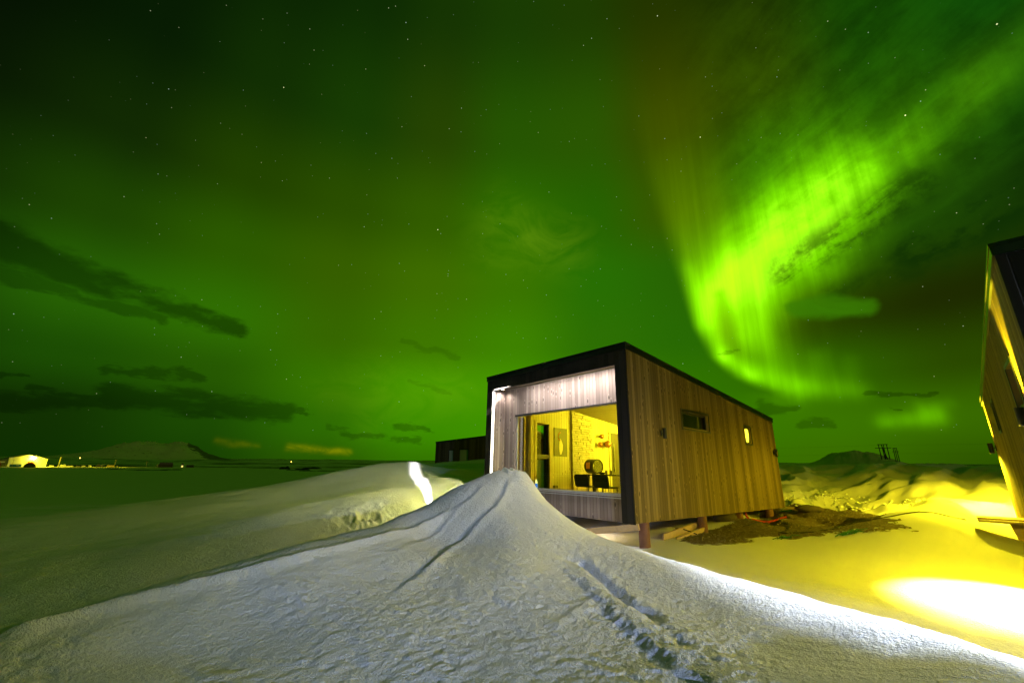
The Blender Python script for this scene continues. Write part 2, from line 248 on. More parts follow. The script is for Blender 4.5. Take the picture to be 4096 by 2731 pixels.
def boards(name, axis, dark, light, width=.098, rough=.75, knots=True, knotc=.35, gloss=.25, grain=.5):
    m, p = mat(name)
    ox, oy, oz = sep(coord('Object'))
    c = (ox, oy)[axis] if axis < 2 else oy
    v = oz if axis < 2 else ox
    f = c / width + 100.37
    idx = fn('FLOOR', f); fr = f - idx
    wn_ = X.tree.nodes.new('ShaderNodeTexWhiteNoise'); wn_.noise_dimensions = '1D'; X.put(wn_.inputs['W'], idx)
    rv = X(wn_.outputs['Value'])
    gp = xyz(c*60., v*2.2 + rv*40., idx*3.1)
    g1 = noise(gp, 1., 4, .65, .6)
    g2 = noise(xyz(c*9., v*.7 + rv*20., idx*1.7), 1., 3, .6)
    tone = rv*.62 + g1*grain*.6 + g2*.35 - .25
    cc = mix(tone, dark, light)
    if knots:
        kv = X.tree.nodes.new('ShaderNodeTexVoronoi'); kv.voronoi_dimensions = '2D'; kv.inputs['Scale'].default_value = 1.
        X.put(kv.inputs['Vector'], xyz(f*.62, v*2.1 + rv*3., 0.))
        kd = X(kv.outputs['Distance'])
        ks = sep(X(kv.outputs['Color']))[0]
        kn = sstep(kd, .13, .05) * sstep(ks, .42, .5)
        cc = mix(kn*.92, cc, tuple(q*knotc for q in dark))
        ring = sstep(fn('ABSOLUTE', kd - .16), .05, .0) * sstep(ks, .42, .5)
        cc = mix(ring*.35, cc, tuple(min(1, q*1.3) for q in light))
    edge = fn('ABSOLUTE', fr - .5)
    gr = sstep(edge, .43, .485)
    cc = mix(gr*.8, cc, tuple(q*.25 for q in dark))
    X.put(p.inputs['Base Color'], cc)
    p.inputs['Roughness'].default_value = rough; p.inputs['Specular IOR Level'].default_value = gloss
    bump(p, fn('SUBTRACT', g1*.12 + rv*.5, gr*1.2), .006)
    return m
M = {}
CL_D, CL_L = (.092, .064, .022), (.31, .222, .085)
M['clad_x'] = boards('cladding_front', 0, (.16, .12, .10), (.40, .33, .285))
M['clad_y'] = boards('cladding_side', 1, CL_D, CL_L)
M['clad_r'] = boards('cladding_reveal', 1, (.16, .12, .10), (.40, .33, .285))
M['dark_x'] = boards('dark_stain', 0, (.008, .0065, .005), (.032, .027, .021), width=.14, knots=False)
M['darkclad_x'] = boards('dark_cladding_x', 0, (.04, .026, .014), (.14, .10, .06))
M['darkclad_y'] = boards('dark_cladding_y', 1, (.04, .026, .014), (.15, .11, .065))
M['panel'] = boards('interior_panel', 1, (.46, .43, .24), (.64, .6, .38), width=.12, rough=.5, knotc=.6, grain=.3)
M['ceiling'] = boards('interior_ceiling', 2, (.60, .57, .38), (.70, .66, .46), width=.14, rough=.6, knots=False, grain=.2)
M['trim'] = plain('black_metal', (.07, .075, .075), .33, .85, .2, 5)
M['lampblack'] = plain('lamp_black', (.012, .012, .012), .4, .2)
M['alu'] = plain('pale_aluminium', (.45, .46, .46), .35, .35, .05)
M['white'] = plain('white_paint', (.78, .76, .72), .5, 0, .04)
M['raw'] = plain('raw_timber', (.55, .39, .2), .7, 0, .2, 14, bmp=.002)
M['pile'] = plain('pile_timber', (.19, .085, .05), .8, 0, .4, 9, bmp=.006)
M['pane_backing'] = plain('pale_backing', (.5, .5, .46), .8, 0, .04)
M['floor'] = plain('floor_wood', (.2, .14, .08), .5)
M['black_soft'] = plain('dark_fabric', (.014, .016, .016), .8)
M['frame_dark'] = plain('window_dark', (.02, .02, .02), .4)
M['steel'] = plain('steel', (.35, .36, .34), .3, .9)
M['copper'] = plain('copper', (.75, .36, .12), .22, .9, .1)
M['concrete'] = plain('concrete', (.2, .19, .17), .85, 0, .3)
m, p = mat('glass'); X.tree.nodes.remove(p)
tr = X.tree.nodes.new('ShaderNodeBsdfTransparent'); tr.inputs[0].default_value = (.93, .97, .93, 1)
gl = X.tree.nodes.new('ShaderNodeBsdfGlossy'); gl.inputs['Roughness'].default_value = .015
lw = X.tree.nodes.new('ShaderNodeFresnel'); lw.inputs['IOR'].default_value = 1.5
ms = X.tree.nodes.new('ShaderNodeMixShader')
X.put(ms.inputs[0], fn('MULTIPLY', X(lw.outputs[0]), 1.4, clamp=True)); X.tree.links.new(tr.outputs[0], ms.inputs[1]); X.tree.links.new(gl.outputs[0], ms.inputs[2])
X.tree.links.new(ms.outputs[0], X.tree.nodes['Material Output'].inputs[0]); M['glass'] = m
m, p = mat('frosted_glass'); tl = X.tree.nodes.new('ShaderNodeBsdfTranslucent'); tl.inputs[0].default_value = (.8, .8, .75, 1); X.tree.links.new(tl.outputs[0], X.tree.nodes['Material Output'].inputs[0]); M['frosted'] = m
# snow
m, p = mat('snow')
pos = coord('Object'); px, py, pz = sep(pos)
rad = vm('LENGTH', xyz(px, py, 0.))
flat = xyz(px, py, pz*.5)
wind = xyz((px*.66 + py*.75)*.78, px*.75 - py*.66, pz*.5)
nA = noise(wind, 18, 2, .5, .15)
nB = noise(wind, 34, 3, .55, .2)
nC = noise(flat, 2.2, 3, .5)
nD = noise(flat, 140, 2, .5)
far = sstep(rad, 330., 460.)
az_ = fn('ARCTAN2', px, py)
lava = sstep(noise(xyz(rad*.011, az_*5., 0.), 1., 6, .68), .5, .57) * far
lava2 = sstep(noise(xyz(rad*.05, az_*22., 3.), 1., 4, .6), .6, .66) * far
cc = mix(noise(flat, .8, 3), (.78, .79, .80), (.86, .86, .86))
cc = mix(fn('MAXIMUM', lava, lava2)*.92, cc, (.025, .022, .02))
X.put(p.inputs['Base Color'], cc)
p.inputs['Roughness'].default_value = .7; p.inputs['Specular IOR Level'].default_value = .12
fade = sstep(rad, 26., 4., .12, 1.)
nE = noise(flat, 48, 4, .68)
pat = sstep(noise(flat, 1.6, 3, .55), .36, .6, .35, 1.)
bump(p, nA*.55*pat + nB*.45*pat + nE*.6 + nC*.2 + nD*.12, .036, fade)
M['snow'] = m
m, p = mat('gravel')
o = coord('Object')
n1 = noise(o, 45, 4, .7); n2 = noise(o, 3, 3, .6)
vv = X.tree.nodes.new('ShaderNodeTexVoronoi'); vv.inputs['Scale'].default_value = 28; X.put(vv.inputs['Vector'], o)
cc = mix(n1, (.045, .032, .018), (.19, .14, .085)); cc = mix(sstep(n2, .45, .7)*.5, cc, (.16, .12, .075))
cc = mix(sstep(sep(X(vv.outputs['Color']))[0], .9, .93)*.8, cc, (.3, .25, .18))
at_ = X.tree.nodes.new('ShaderNodeAttribute'); at_.attribute_name = 'edge'
ev = X(at_.outputs['Fac'])
fr_ = sstep(ev + (noise(o, 3.2, 6, .7) - .5)*.75 + (n1 - .5)*.2, -.02, .16)
cc = mix(fr_, (.8, .81, .82), cc)
X.put(p.inputs['Base Color'], cc); p.inputs['Roughness'].default_value = .9; bump(p, n1 + X(vv.outputs['Distance'])*.8, .03)
M['gravel'] = m
M['rock'] = plain('rock', (.07, .055, .042), .85, 0, .5, 12, bmp=.01)
m, p = mat('hill_snow')
o = coord('Object'); ox, oy, oz = sep(o)
hn = noise(vm('MULTIPLY', o, (1, 1, 2.)), .02, 6, .65)
ha = fn('ARCTAN2', ox, oy)*(180/math.pi) + (hn - .5)*1.2
patch = sstep(ha, -36.6, -36.35) * sstep(oz + (ha + 36.4)*27. + (hn - .5)*40., 74., 82.)
X.put(p.inputs['Base Color'], mix(patch*.8, mix(sstep(noise(o, .05, 5, .7), .6, .68), (.85, .8, .66), (.1, .08, .05)), (.012, .013, .012))); p.inputs['Roughness'].default_value = .9
M['hill'] = m

# ------------------------------------------------------------------ mesh helpers
class MB:
    def __init__(s, T=None): s.v = []; s.f = []; s.sm = []; s.T = T
    def add(s, vs, fs, smooth=False):
        b = len(s.v); s.v += [tuple(q) for q in vs]
        for f in fs: s.f.append(tuple(b+i for i in f)); s.sm.append(smooth)
    def box(s, x0, x1, y0, y1, z0, z1):
        s.add([(x0,y0,z0),(x1,y0,z0),(x1,y1,z0),(x0,y1,z0),(x0,y0,z1),(x1,y0,z1),(x1,y1,z1),(x0,y1,z1)],
              [(0,3,2,1),(4,5,6,7),(0,1,5,4),(1,2,6,5),(2,3,7,6),(3,0,4,7)])
        return s
    def prism(s, prof, fn_, t0, t1):  # profile list (a,b) -> fn_(a,b,t)
        n = len(prof)
        s.add([fn_(a, b, t0) for a, b in prof] + [fn_(a, b, t1) for a, b in prof],
              [tuple(range(n-1, -1, -1)), tuple(range(n, 2*n))] + [(i, (i+1) % n, n+(i+1) % n, n+i) for i in range(n)])
        return s
    def bar(s, p0, p1, w_, h_, up=(0, 0, 1)):
        p0, p1 = Vector(p0), Vector(p1); ax = (p1-p0).normalized(); u = Vector(up); x = ax.cross(u)
        x = x.normalized() if x.length > 1e-4 else Vector((1, 0, 0)); y = x.cross(ax)
        q = []
        for p_ in (p0, p1): q += [p_ + x*(a*w_/2) + y*(b*h_/2) for a, b in ((-1,-1),(1,-1),(1,1),(-1,1))]
        s.add(q, [(0,1,2,3),(7,6,5,4),(0,4,5,1),(1,5,6,2),(2,6,7,3),(3,7,4,0)]); return s
    def cyl(s, p0, p1, r0, r1=None, n=20, cap=True, wob=0):
        r1 = r0 if r1 is None else r1
        p0, p1 = Vector(p0), Vector(p1); ax = (p1-p0).normalized()
        x = ax.orthogonal().normalized(); y = ax.cross(x); vs = []
        for p_, r_ in ((p0, r0), (p1, r1)):
            for i in range(n):
                a = 2*math.pi*i/n; k_ = r_*(1+wob*rnd.uniform(-1, 1)); vs.append(p_ + x*(k_*math.cos(a)) + y*(k_*math.sin(a)))
        s.add(vs, [(i, (i+1) % n, n+(i+1) % n, n+i) for i in range(n)], True)
        if cap: s.add(vs, [tuple(range(n-1, -1, -1)), tuple(range(n, 2*n))])
        return s
    def tube(s, pts, r, n=8):
        pts = [Vector(p_) for p_ in pts]; vs = []; fs = []
        for k_, p_ in enumerate(pts):
            a = (pts[min(k_+1, len(pts)-1)] - pts[max(k_-1, 0)]).normalized(); x = a.cross(Vector((0, 0, 1)))
            x = x.normalized() if x.length > 1e-3 else Vector((1, 0, 0)); y = x.cross(a)
            vs += [p_ + x*(r*math.cos(2*math.pi*i/n)) + y*(r*math.sin(2*math.pi*i/n)) for i in range(n)]
        for k_ in range(len(pts)-1): fs += [(k_*n+i, k_*n+(i+1) % n, (k_+1)*n+(i+1) % n, (k_+1)*n+i) for i in range(n)]
        s.add(vs, fs, True); s.add(vs, [tuple(range(n-1, -1, -1)), tuple(range((len(pts)-1)*n, len(pts)*n))]); return s
    def sphere(s, c, r, n=16, m_=10, sz=(1, 1, 1), wob=0):
        c = Vector(c); vs = []; fs = []
        for j in range(m_+1):
            th = math.pi*j/m_
            for i in range(n):
                a = 2*math.pi*i/n; k_ = r*(1+wob*rnd.uniform(-1, 1))
                vs.append(c + Vector((k_*sz[0]*math.sin(th)*math.cos(a), k_*sz[1]*math.sin(th)*math.sin(a), k_*sz[2]*math.cos(th))))
        for j in range(m_): fs += [(j*n+i, (j+1)*n+i, (j+1)*n+(i+1) % n, j*n+(i+1) % n) for i in range(n)]
        s.add(vs, fs, True); return s
    def build(s, name, m_, parent=None, bevel=0):
        me = bpy.data.meshes.new(name)
        vs = [s.T(v) for v in s.v] if s.T else s.v
        me.from_pydata([tuple(v) for v in vs], [], s.f); me.validate()
        if len(me.polygons) == len(s.sm): me.polygons.foreach_set('use_smooth', s.sm)
        me.materials.append(m_); me.update()
        o = bpy.data.objects.new(name, me); col.objects.link(o)
        if parent: o.parent = parent
        if bevel:
            b = o.modifiers.new('bevel', 'BEVEL'); b.width = bevel; b.segments = 2; b.limit_method = 'ANGLE'
        return o
def tag(o, label, cat, group=None, kind=None):
    if label: o['label'] = label
    if cat: o['category'] = cat
    if group: o['group'] = group
    if kind: o['kind'] = kind
    return o
def thing(name, label, cat, mw=None, loc=None, group=None):
    o = bpy.data.objects.new(name, None); col.objects.link(o); o.empty_display_size = .2
    if mw is not None: o.matrix_world = mw
    if loc is not None: o.location = loc
    return tag(o, label, cat, group)

# ------------------------------------------------------------------ ground
def vnoise(x, y, seed=0):
    xi, yi = np.floor(x), np.floor(y); fx, fy = x-xi, y-yi
    fx = fx*fx*fx*(fx*(fx*6-15)+10); fy = fy*fy*fy*(fy*(fy*6-15)+10)
    def hsh(a, b):
        h = np.sin(a*127.1 + b*311.7 + seed*74.7)*43758.5453; return h-np.floor(h)
    v00, v10, v01, v11 = hsh(xi, yi), hsh(xi+1, yi), hsh(xi, yi+1), hsh(xi+1, yi+1)
    return (v00*(1-fx)+v10*fx)*(1-fy) + (v01*(1-fx)+v11*fx)*fy - .5
def fbm(x, y, oct_=4, seed=0, g=.5):
    s = 0; a = 1
    for i in range(oct_): s = s + a*vnoise(x, y, seed+i*3.3); x, y, a = x*2.03+1.7, y*2.03-3.1, a*g
    return s
C_ = np.array(CTRL); CL = 1.05
def feat(x, y): return np.stack([np.clip(np.arctan2(x, y), -CL, CL), np.log(np.clip(np.hypot(x, y), 1.2, 75))], -1)
def Kf(r): return np.where(r > 0, r*r*np.log(np.maximum(r, 1e-9)), 0)
FX = feat(C_[:, 0], C_[:, 1]); n_ = len(FX)
Dm = np.linalg.norm(FX[:, None]-FX[None], axis=-1)
Am = np.zeros((n_+3, n_+3)); Am[:n_, :n_] = Kf(Dm) + np.eye(n_)*1e-4; Am[:n_, n_] = 1; Am[:n_, n_+1:] = FX; Am[n_, :n_] = 1; Am[n_+1:, :n_] = FX.T
WT = np.linalg.solve(Am, np.concatenate([C_[:, 2], [0, 0, 0]]))
def tps(x, y):
    out = np.empty(len(x))
    for i in range(0, len(x), 20000):
        f = feat(x[i:i+20000], y[i:i+20000])
        dd = np.sqrt((f[:, None, 0]-FX[None, :, 0])**2 + (f[:, None, 1]-FX[None, :, 1])**2)
        out[i:i+20000] = Kf(dd) @ WT[:n_] + WT[n_] + f @ WT[n_+1:]
    return out
def sst(a, b, x):
    t_ = np.clip((x-a)/(b-a), 0, 1); return t_*t_*(3-2*t_)
def pdist(x, y, poly):  # distance, signed side, arclength fraction to polyline
    best = np.full(len(x), 1e9); sg = np.zeros(len(x)); fr = np.zeros(len(x)); L = len(poly)-1
    for i in range(L):
        a, b = np.array(poly[i]), np.array(poly[i+1]); ba = b-a
        h = np.clip(((x-a[0])*ba[0]+(y-a[1])*ba[1])/(ba@ba), 0, 1)
        ex, ey = x-a[0]-ba[0]*h, y-a[1]-ba[1]*h; dd = np.hypot(ex, ey); k = dd < best
        best = np.where(k, dd, best); sg = np.where(k, np.sign(ba[0]*ey-ba[1]*ex), sg); fr = np.where(k, (i+h)/L, fr)
    return best, sg, fr
def ground(x, y, detail=True):
    x = np.asarray(x, float); y = np.asarray(y, float)
    r = np.hypot(x, y); a = np.degrees(np.arctan2(x, y))
    z = tps(x, y)
    # behind and beside the viewer: level snow
    k = sst(62, 80, np.abs(a)); z = z*(1-k) + (-1.5)*k
    # far plain, then a long rise to the horizon
    zf = np.where(a < -8, -2.1, -1.3 + 0*a); zf = -2.1 + .8*sst(-14, -4, a)
    k = sst(45, 75, r); z = z*(1-k) + zf*k
    z = z + np.where(r > 430, (np.minimum(r, 5000)-430)*.0148*(.75+.25*sst(-50, -20, -np.abs(a))), 0) + np.where(r > 430, fbm(x*.004, y*.004, 3, 5)*np.clip((r-430)*.01, 0, 9), 0)
    if not detail: return z
    near = r < 34
    xn, yn, rn, an = x[near], y[near], r[near], a[near]
    dz = np.zeros(len(xn))
    dz += fbm(xn*.9, yn*.9, 3, 1)*.035
    dz += fbm(xn*2.6+yn*.8, yn*1.6, 3, 11)*.010*sst(18, 6, rn)
    dz += (fbm((xn*.66+yn*.75)*12, (xn*.75-yn*.66)*17, 3, 2, .5))*.011*(.35+.65*sst(2.6, 1.4, xn))*(.45+1.3*np.clip(fbm(xn*1.7, yn*1.7, 2, 91)+.35, 0, 1))*sst(11, 5, rn)
    # wind ripples on the right flank
    dz += np.sin((xn*.55+yn)*34 + fbm(xn*2, yn*2, 3, 8)*7)*.0022*sst(1.5, 2.6, xn)*sst(8, 5.5, rn)
    # ploughed, lumpy bank
    lump = sst(12.5, 16, rn)*sst(25, 22, rn)*sst(24, 30, an)
    q = fbm(xn*.62, yn*.62, 3, 21, .5)
    dz += lump*(np.abs(q)*-.75 + .13) + lump*fbm(xn*2.6, yn*2.6, 3, 22, .5)*.045*sst(31, 37, -an+70)
    # long soft drifts on the left field
    dr = sst(8, 10, rn)*sst(-2, -8, an)
    dz += dr*fbm(xn*.32+yn*.1, yn*.9-xn*.35, 4, 31, .5)*.07
    # broken crust on the drift
    br = np.exp(-(((xn+2.9)/.8)**2 + ((yn-9.8)/.55)**2)*1.)
    dz += br*(np.abs(fbm(xn*2.4, yn*2.4, 4, 41, .6))*-.32+.11)
    # disturbed snow: ruts, crest, scarp
    ok = rn < 10.5
    xo, yo = xn[ok], yn[ok]; e = np.zeros(len(xo)); wob = fbm(xo*3.2, yo*3.2, 3, 51)*.08; CS = -1.
    dd, sg, fr = pdist(xo, yo, TRAILS['rut']); sd = dd*sg + wob*.6; f_ = sst(0, .06, fr)*sst(1, .7, fr)
    e += f_*(.024*np.exp(-((sd-.04)/.05)**2) - .024*np.exp(-((sd+.06)/.06)**2))
    dd, sg, fr = pdist(xo, yo, TRAILS['side']); sd = dd*sg + wob*.5; e += sst(0, .1, fr)*sst(1, .6, fr)*(.014*np.exp(-((sd-.03)/.04)**2) - .016*np.exp(-((sd+.05)/.05)**2))
    dd, sg, fr = pdist(xo, yo, TRAILS['crest']); sd = dd*sg + wob*.3; e += sst(0, .15, fr)*(.05*np.exp(-(sd/.055)**2) - .05*np.clip(CS*sd, 0, .5)*sst(1.5, .6, dd))
    dd, sg, fr = pdist(xo, yo, TRAILS['scarp']); sd = dd*sg + wob*1.3; f_ = sst(0, .12, fr)
    e += f_*(-.085*sst(-.06, .06, -sd)*sst(1.1, .1, dd) * 0 + .022*sst(-.08, .12, sd)*sst(.75, .12, dd) - .02*sst(-.03, .06, -sd)*sst(.9, .1, dd))
    dd, sg, fr = pdist(xo, yo, TRAILS['groove']); sd = dd*sg + wob; f_ = sst(0, .1, fr)*sst(1, .85, fr)
    e += f_*.5*(-.034*np.exp(-((sd)/.07)**2) + .02*np.exp(-((sd+.15)/.1)**2) + .016*np.exp(-((sd-.16)/.1)**2))
    dd, sg, fr = pdist(xo, yo, TRAILS['groove2']); sd = dd*sg + wob; e += sst(0, .1, fr)*sst(1, .8, fr)*(-.05*np.exp(-((sd)/.06)**2))
    dd, sg, fr = pdist(xo, yo, TRAILS['spur']); sd = dd*sg + wob; e += .015*np.exp(-(sd/.07)**2)
    dt = np.minimum(pdist(xo, yo, TRAILS['groove'])[0], pdist(xo, yo, TRAILS['scarp'])[0])
    e += np.exp(-(dt/.2)**2)*fbm(xo*11, yo*11, 3, 61, .5)*.02
    # torn knob at the very top of the heap
    kn = np.exp(-(((xo-0)/.3)**2+((yo-8.45)/.3)**2)); e += kn*(fbm(xo*6, yo*6, 3, 71, .6)*.12+.0)
    dz[ok] += e
    z[near] += dz
    return z
def gz(x, y): return float(ground([x], [y])[0])
azs = np.concatenate([np.arange(-180, -64, 5.5), np.arange(-64, 64, .128), np.arange(64, 180, 5.5)])
rs = np.concatenate([np.exp(np.linspace(math.log(.4), math.log(2.3), 24))[:-1], np.exp(np.linspace(math.log(2.3), math.log(13), 430))[:-1], np.exp(np.linspace(math.log(13), math.log(34), 170))[:-1], np.exp(np.linspace(math.log(34), math.log(6000), 130))])
AA, RR = np.meshgrid(np.radians(azs), rs)
gx, gy = (RR*np.sin(AA)).ravel(), (RR*np.cos(AA)).ravel()
gzv = ground(gx, gy)
nc, nr = len(azs), len(rs)
V = np.stack([gx, gy, gzv], 1); V = np.concatenate([V, [[0, 0, -1.5]]])
i0 = np.arange(nr-1)[:, None]*nc + np.arange(nc)[None]
i1 = np.arange(nr-1)[:, None]*nc + (np.arange(nc)[None]+1) % nc
Q = np.stack([i0, i0+nc, i1+nc, i1], -1).reshape(-1, 4)[:, ::-1]
T3 = np.stack([np.full(nc, len(V)-1), np.arange(nc), (np.arange(nc)+1) % nc], 1)[:, ::-1]
def np_mesh(name, V, Q, m_, T3=None, smooth=True):
    me = bpy.data.meshes.new(name); nt = 0 if T3 is None else len(T3)
    me.vertices.add(len(V)); me.vertices.foreach_set('co', V.astype(np.float32).ravel())
    me.loops.add(len(Q)*4+nt*3); me.polygons.add(len(Q)+nt)
    idx = np.concatenate([Q.ravel(), T3.ravel()]) if nt else Q.ravel()
    me.loops.foreach_set('vertex_index', idx.astype(np.int32))
    ls = np.concatenate([np.arange(len(Q))*4, len(Q)*4+np.arange(nt)*3]).astype(np.int32)
    me.polygons.foreach_set('loop_start', ls)
    me.polygons.foreach_set('use_smooth', np.full(len(Q)+nt, smooth))
    me.update(calc_edges=True); me.validate(); me.materials.append(m_)
    o = bpy.data.objects.new(name, me); col.objects.link(o); return o
g = np_mesh('snow_ground', V, Q, M['snow'], T3); tag(g, None, None, None, 'structure')

# gravel yard swept clear of snow
P_ = np.array(GRAVEL + [GRAVEL[0]])
st = .055
xs, ys = np.arange(P_[:, 0].min()-.5, P_[:, 0].max()+.5, st), np.arange(P_[:, 1].min()-.5, P_[:, 1].max()+.5, st)
XX, YY = np.meshgrid(xs, ys); fx, fy = XX.ravel(), YY.ravel()
dd, _, _ = pdist(fx, fy, P_.tolist())
ins = np.zeros(len(fx), bool)
for i in range(len(P_)-1):
    (x1, y1), (x2, y2) = P_[i], P_[i+1]
    c = ((y1 > fy) != (y2 > fy)) & (fx < (x2-x1)*(fy-y1)/(y2-y1+1e-12)+x1); ins ^= c
sdf = np.where(ins, dd, -dd) + fbm(fx*1.3, fy*1.3, 4, 81)*.5
h = np.clip(sdf*.06, -.03, .012) + fbm(fx*4, fy*4, 4, 82, .6)*.012*sst(-.3, .2, sdf)
zz = ground(fx, fy) + h
nx_ = len(xs); keep = (sdf > -.55)
i = (np.arange(len(ys)-1)[:, None]*nx_ + np.arange(nx_-1)[None]).ravel()
q = np.stack([i, i+1, i+1+nx_, i+nx_], 1); q = q[keep[q].all(1)]
u_, inv = np.unique(q, return_inverse=True)
gv = np_mesh('gravel_ground', np.stack([fx, fy, zz], 1)[u_], inv.reshape(-1, 4), M['gravel']); tag(gv, None, None, None, 'structure')
av = gv.data.attributes.new('edge', 'FLOAT', 'POINT'); av.data.foreach_set('value', sdf[u_].astype(np.float32))
def gtop(x, y):
    k = int(np.argmin((fx-x)**2+(fy-y)**2)); z0 = gz(x, y)
    return max(z0, zz[k]) if (fx[k]-x)**2+(fy[k]-y)**2 < .01 else z0

# ------------------------------------------------------------------ cabins
W, DP, H0, DROP, TR = 5.02, 8.15, 3.6, .865, .14
def ztop(y): return H0 - DROP*y/DP
def panel(mb, a0, a1, b0, top, op, f, t0, t1):
    """upright panel with rectangular openings; f(a,b,t) -> point"""
    As = sorted({a0, a1, *[v for o_ in op for v in o_[:2]]}); Bs = sorted({b0, *[v for o_ in op for v in o_[2:]]})
    nB = len(Bs)
    bv = lambda a, j: top(a) if j == nB else Bs[j]
    hole = lambda i, j: any(o_[0] <= As[i]+1e-6 and As[i+1] <= o_[1]+1e-6 and o_[2] <= Bs[j]+1e-6 and j+1 < nB and Bs[j+1] <= o_[3]+1e-6 for o_ in op)
    for i in range(len(As)-1):
        for j in range(nB):
            if hole(i, j): continue
            c = [(As[i], bv(As[i], j)), (As[i+1], bv(As[i+1], j)), (As[i+1], bv(As[i+1], j+1)), (As[i], bv(As[i], j+1))]
            mb.add([f(a, b, t0) for a, b in c], [(0, 1, 2, 3)]); mb.add([f(a, b, t1) for a, b in c], [(3, 2, 1, 0)])
            def rim(p, q_): mb.add([f(*p, t0), f(*q_, t0), f(*q_, t1), f(*p, t1)], [(0, 3, 2, 1)])
            if j == 0 or hole(i, j-1): rim(c[0], c[1])
            if j == nB-1 or hole(i, j+1): rim(c[2], c[3])
            if i == 0 or hole(i-1, j): rim(c[3], c[0])
            if i == len(As)-2 or hole(i+1, j): rim(c[1], c[2])
    return mb
def window(parent, f, a0, a1, b0, b1, T, depth=.08, bar=None, fm='frame_dark', wid=.05, name='window', glass='glass'):
    """frame + glass in an opening; f(a,b,t), t = depth into the wall"""
    mb = MB(T)
    def bx(a_, b_, c_, e_, t0, t1):
        mb.add([f(a, b, t) for t in (t0, t1) for a, b in ((a_, c_), (b_, c_), (b_, e_), (a_, e_))], [(0,1,2,3),(7,6,5,4),(0,4,5,1),(1,5,6,2),(2,6,7,3),(3,7,4,0)])
    d0, d1 = depth, depth+.06
    bx(a0+.002, a0+wid, b0+.002, b1-.002, d0, d1); bx(a1-wid, a1-.002, b0+.002, b1-.002, d0, d1); bx(a0+wid, a1-wid, b0+.002, b0+wid, d0, d1); bx(a0+wid, a1-wid, b1-wid, b1-.002, d0, d1)
    if bar: bx(a0+wid, a1-wid, bar-.05, bar+.05, d0, d1)
    fo = mb.build(name, M[fm], parent)
    g_ = MB(T); tt = depth+.03
    g_.add([f(a0+wid*.8, b0+wid*.8, tt), f(a1-wid*.8, b0+wid*.8, tt), f(a1-wid*.8, b1-wid*.8, tt), f(a0+wid*.8, b1-wid*.8, tt)], [(0, 1, 2, 3)])
    g_.build('pane', M[glass], fo)
    return fo
def wall_lamp(parent, T, f, a, b, lit=False):
    p_ = MB(T); p_.add([f(a+s_*.035, b+u_*.06, t) for t in (-.002, -.022) for s_, u_ in ((-1,-1),(1,-1),(1,1),(-1,1))], [(0,1,2,3),(7,6,5,4),(0,4,5,1),(1,5,6,2),(2,6,7,3),(3,7,4,0)])
    o = p_.build('wall_lamp', M['lampblack'], parent)
    c0, c1 = Vector(f(a, b-.11, -.085)), Vector(f(a, b+.11, -.085))
    t_ = MB(T); t_.cyl(c0, c1, .045, n=20, cap=False); t_.cyl(c0, c1, .041, n=20, cap=False); mid = (c0+c1)/2; t_.cyl(mid-Vector((0,0,.01)), mid+Vector((0,0,.01)), .041, n=20)
    t_.bar(f(a, b, -.02), f(a, b, -.046), .03, .03)
    t_.build('lamp_tube', M['lampblack'], o)
    if lit:
        for z_ in (c0+Vector((0,0,.032)), c1-Vector((0,0,.032))):
            e_ = MB(T); e_.cyl(z_-Vector((0,0,.004)), z_+Vector((0,0,.004)), .036, n=16); e_.build('bulb', M['bulb'], o)
    return o
M['bulb'] = plain('lit_bulb', (1, .9, .5), .5, 0, 0, 1, emit=(1, .85, .25), estr=30)
M['edgeglow'] = plain('edge_glow', (1, .95, .9), .5, 0, 0, 1, emit=(1, .95, .9), estr=2.5)
M['bulbw'] = plain('lit_bulb_white', (1, .95, .85), .5, 0, 0, 1, emit=(1, .9, .75), estr=14)

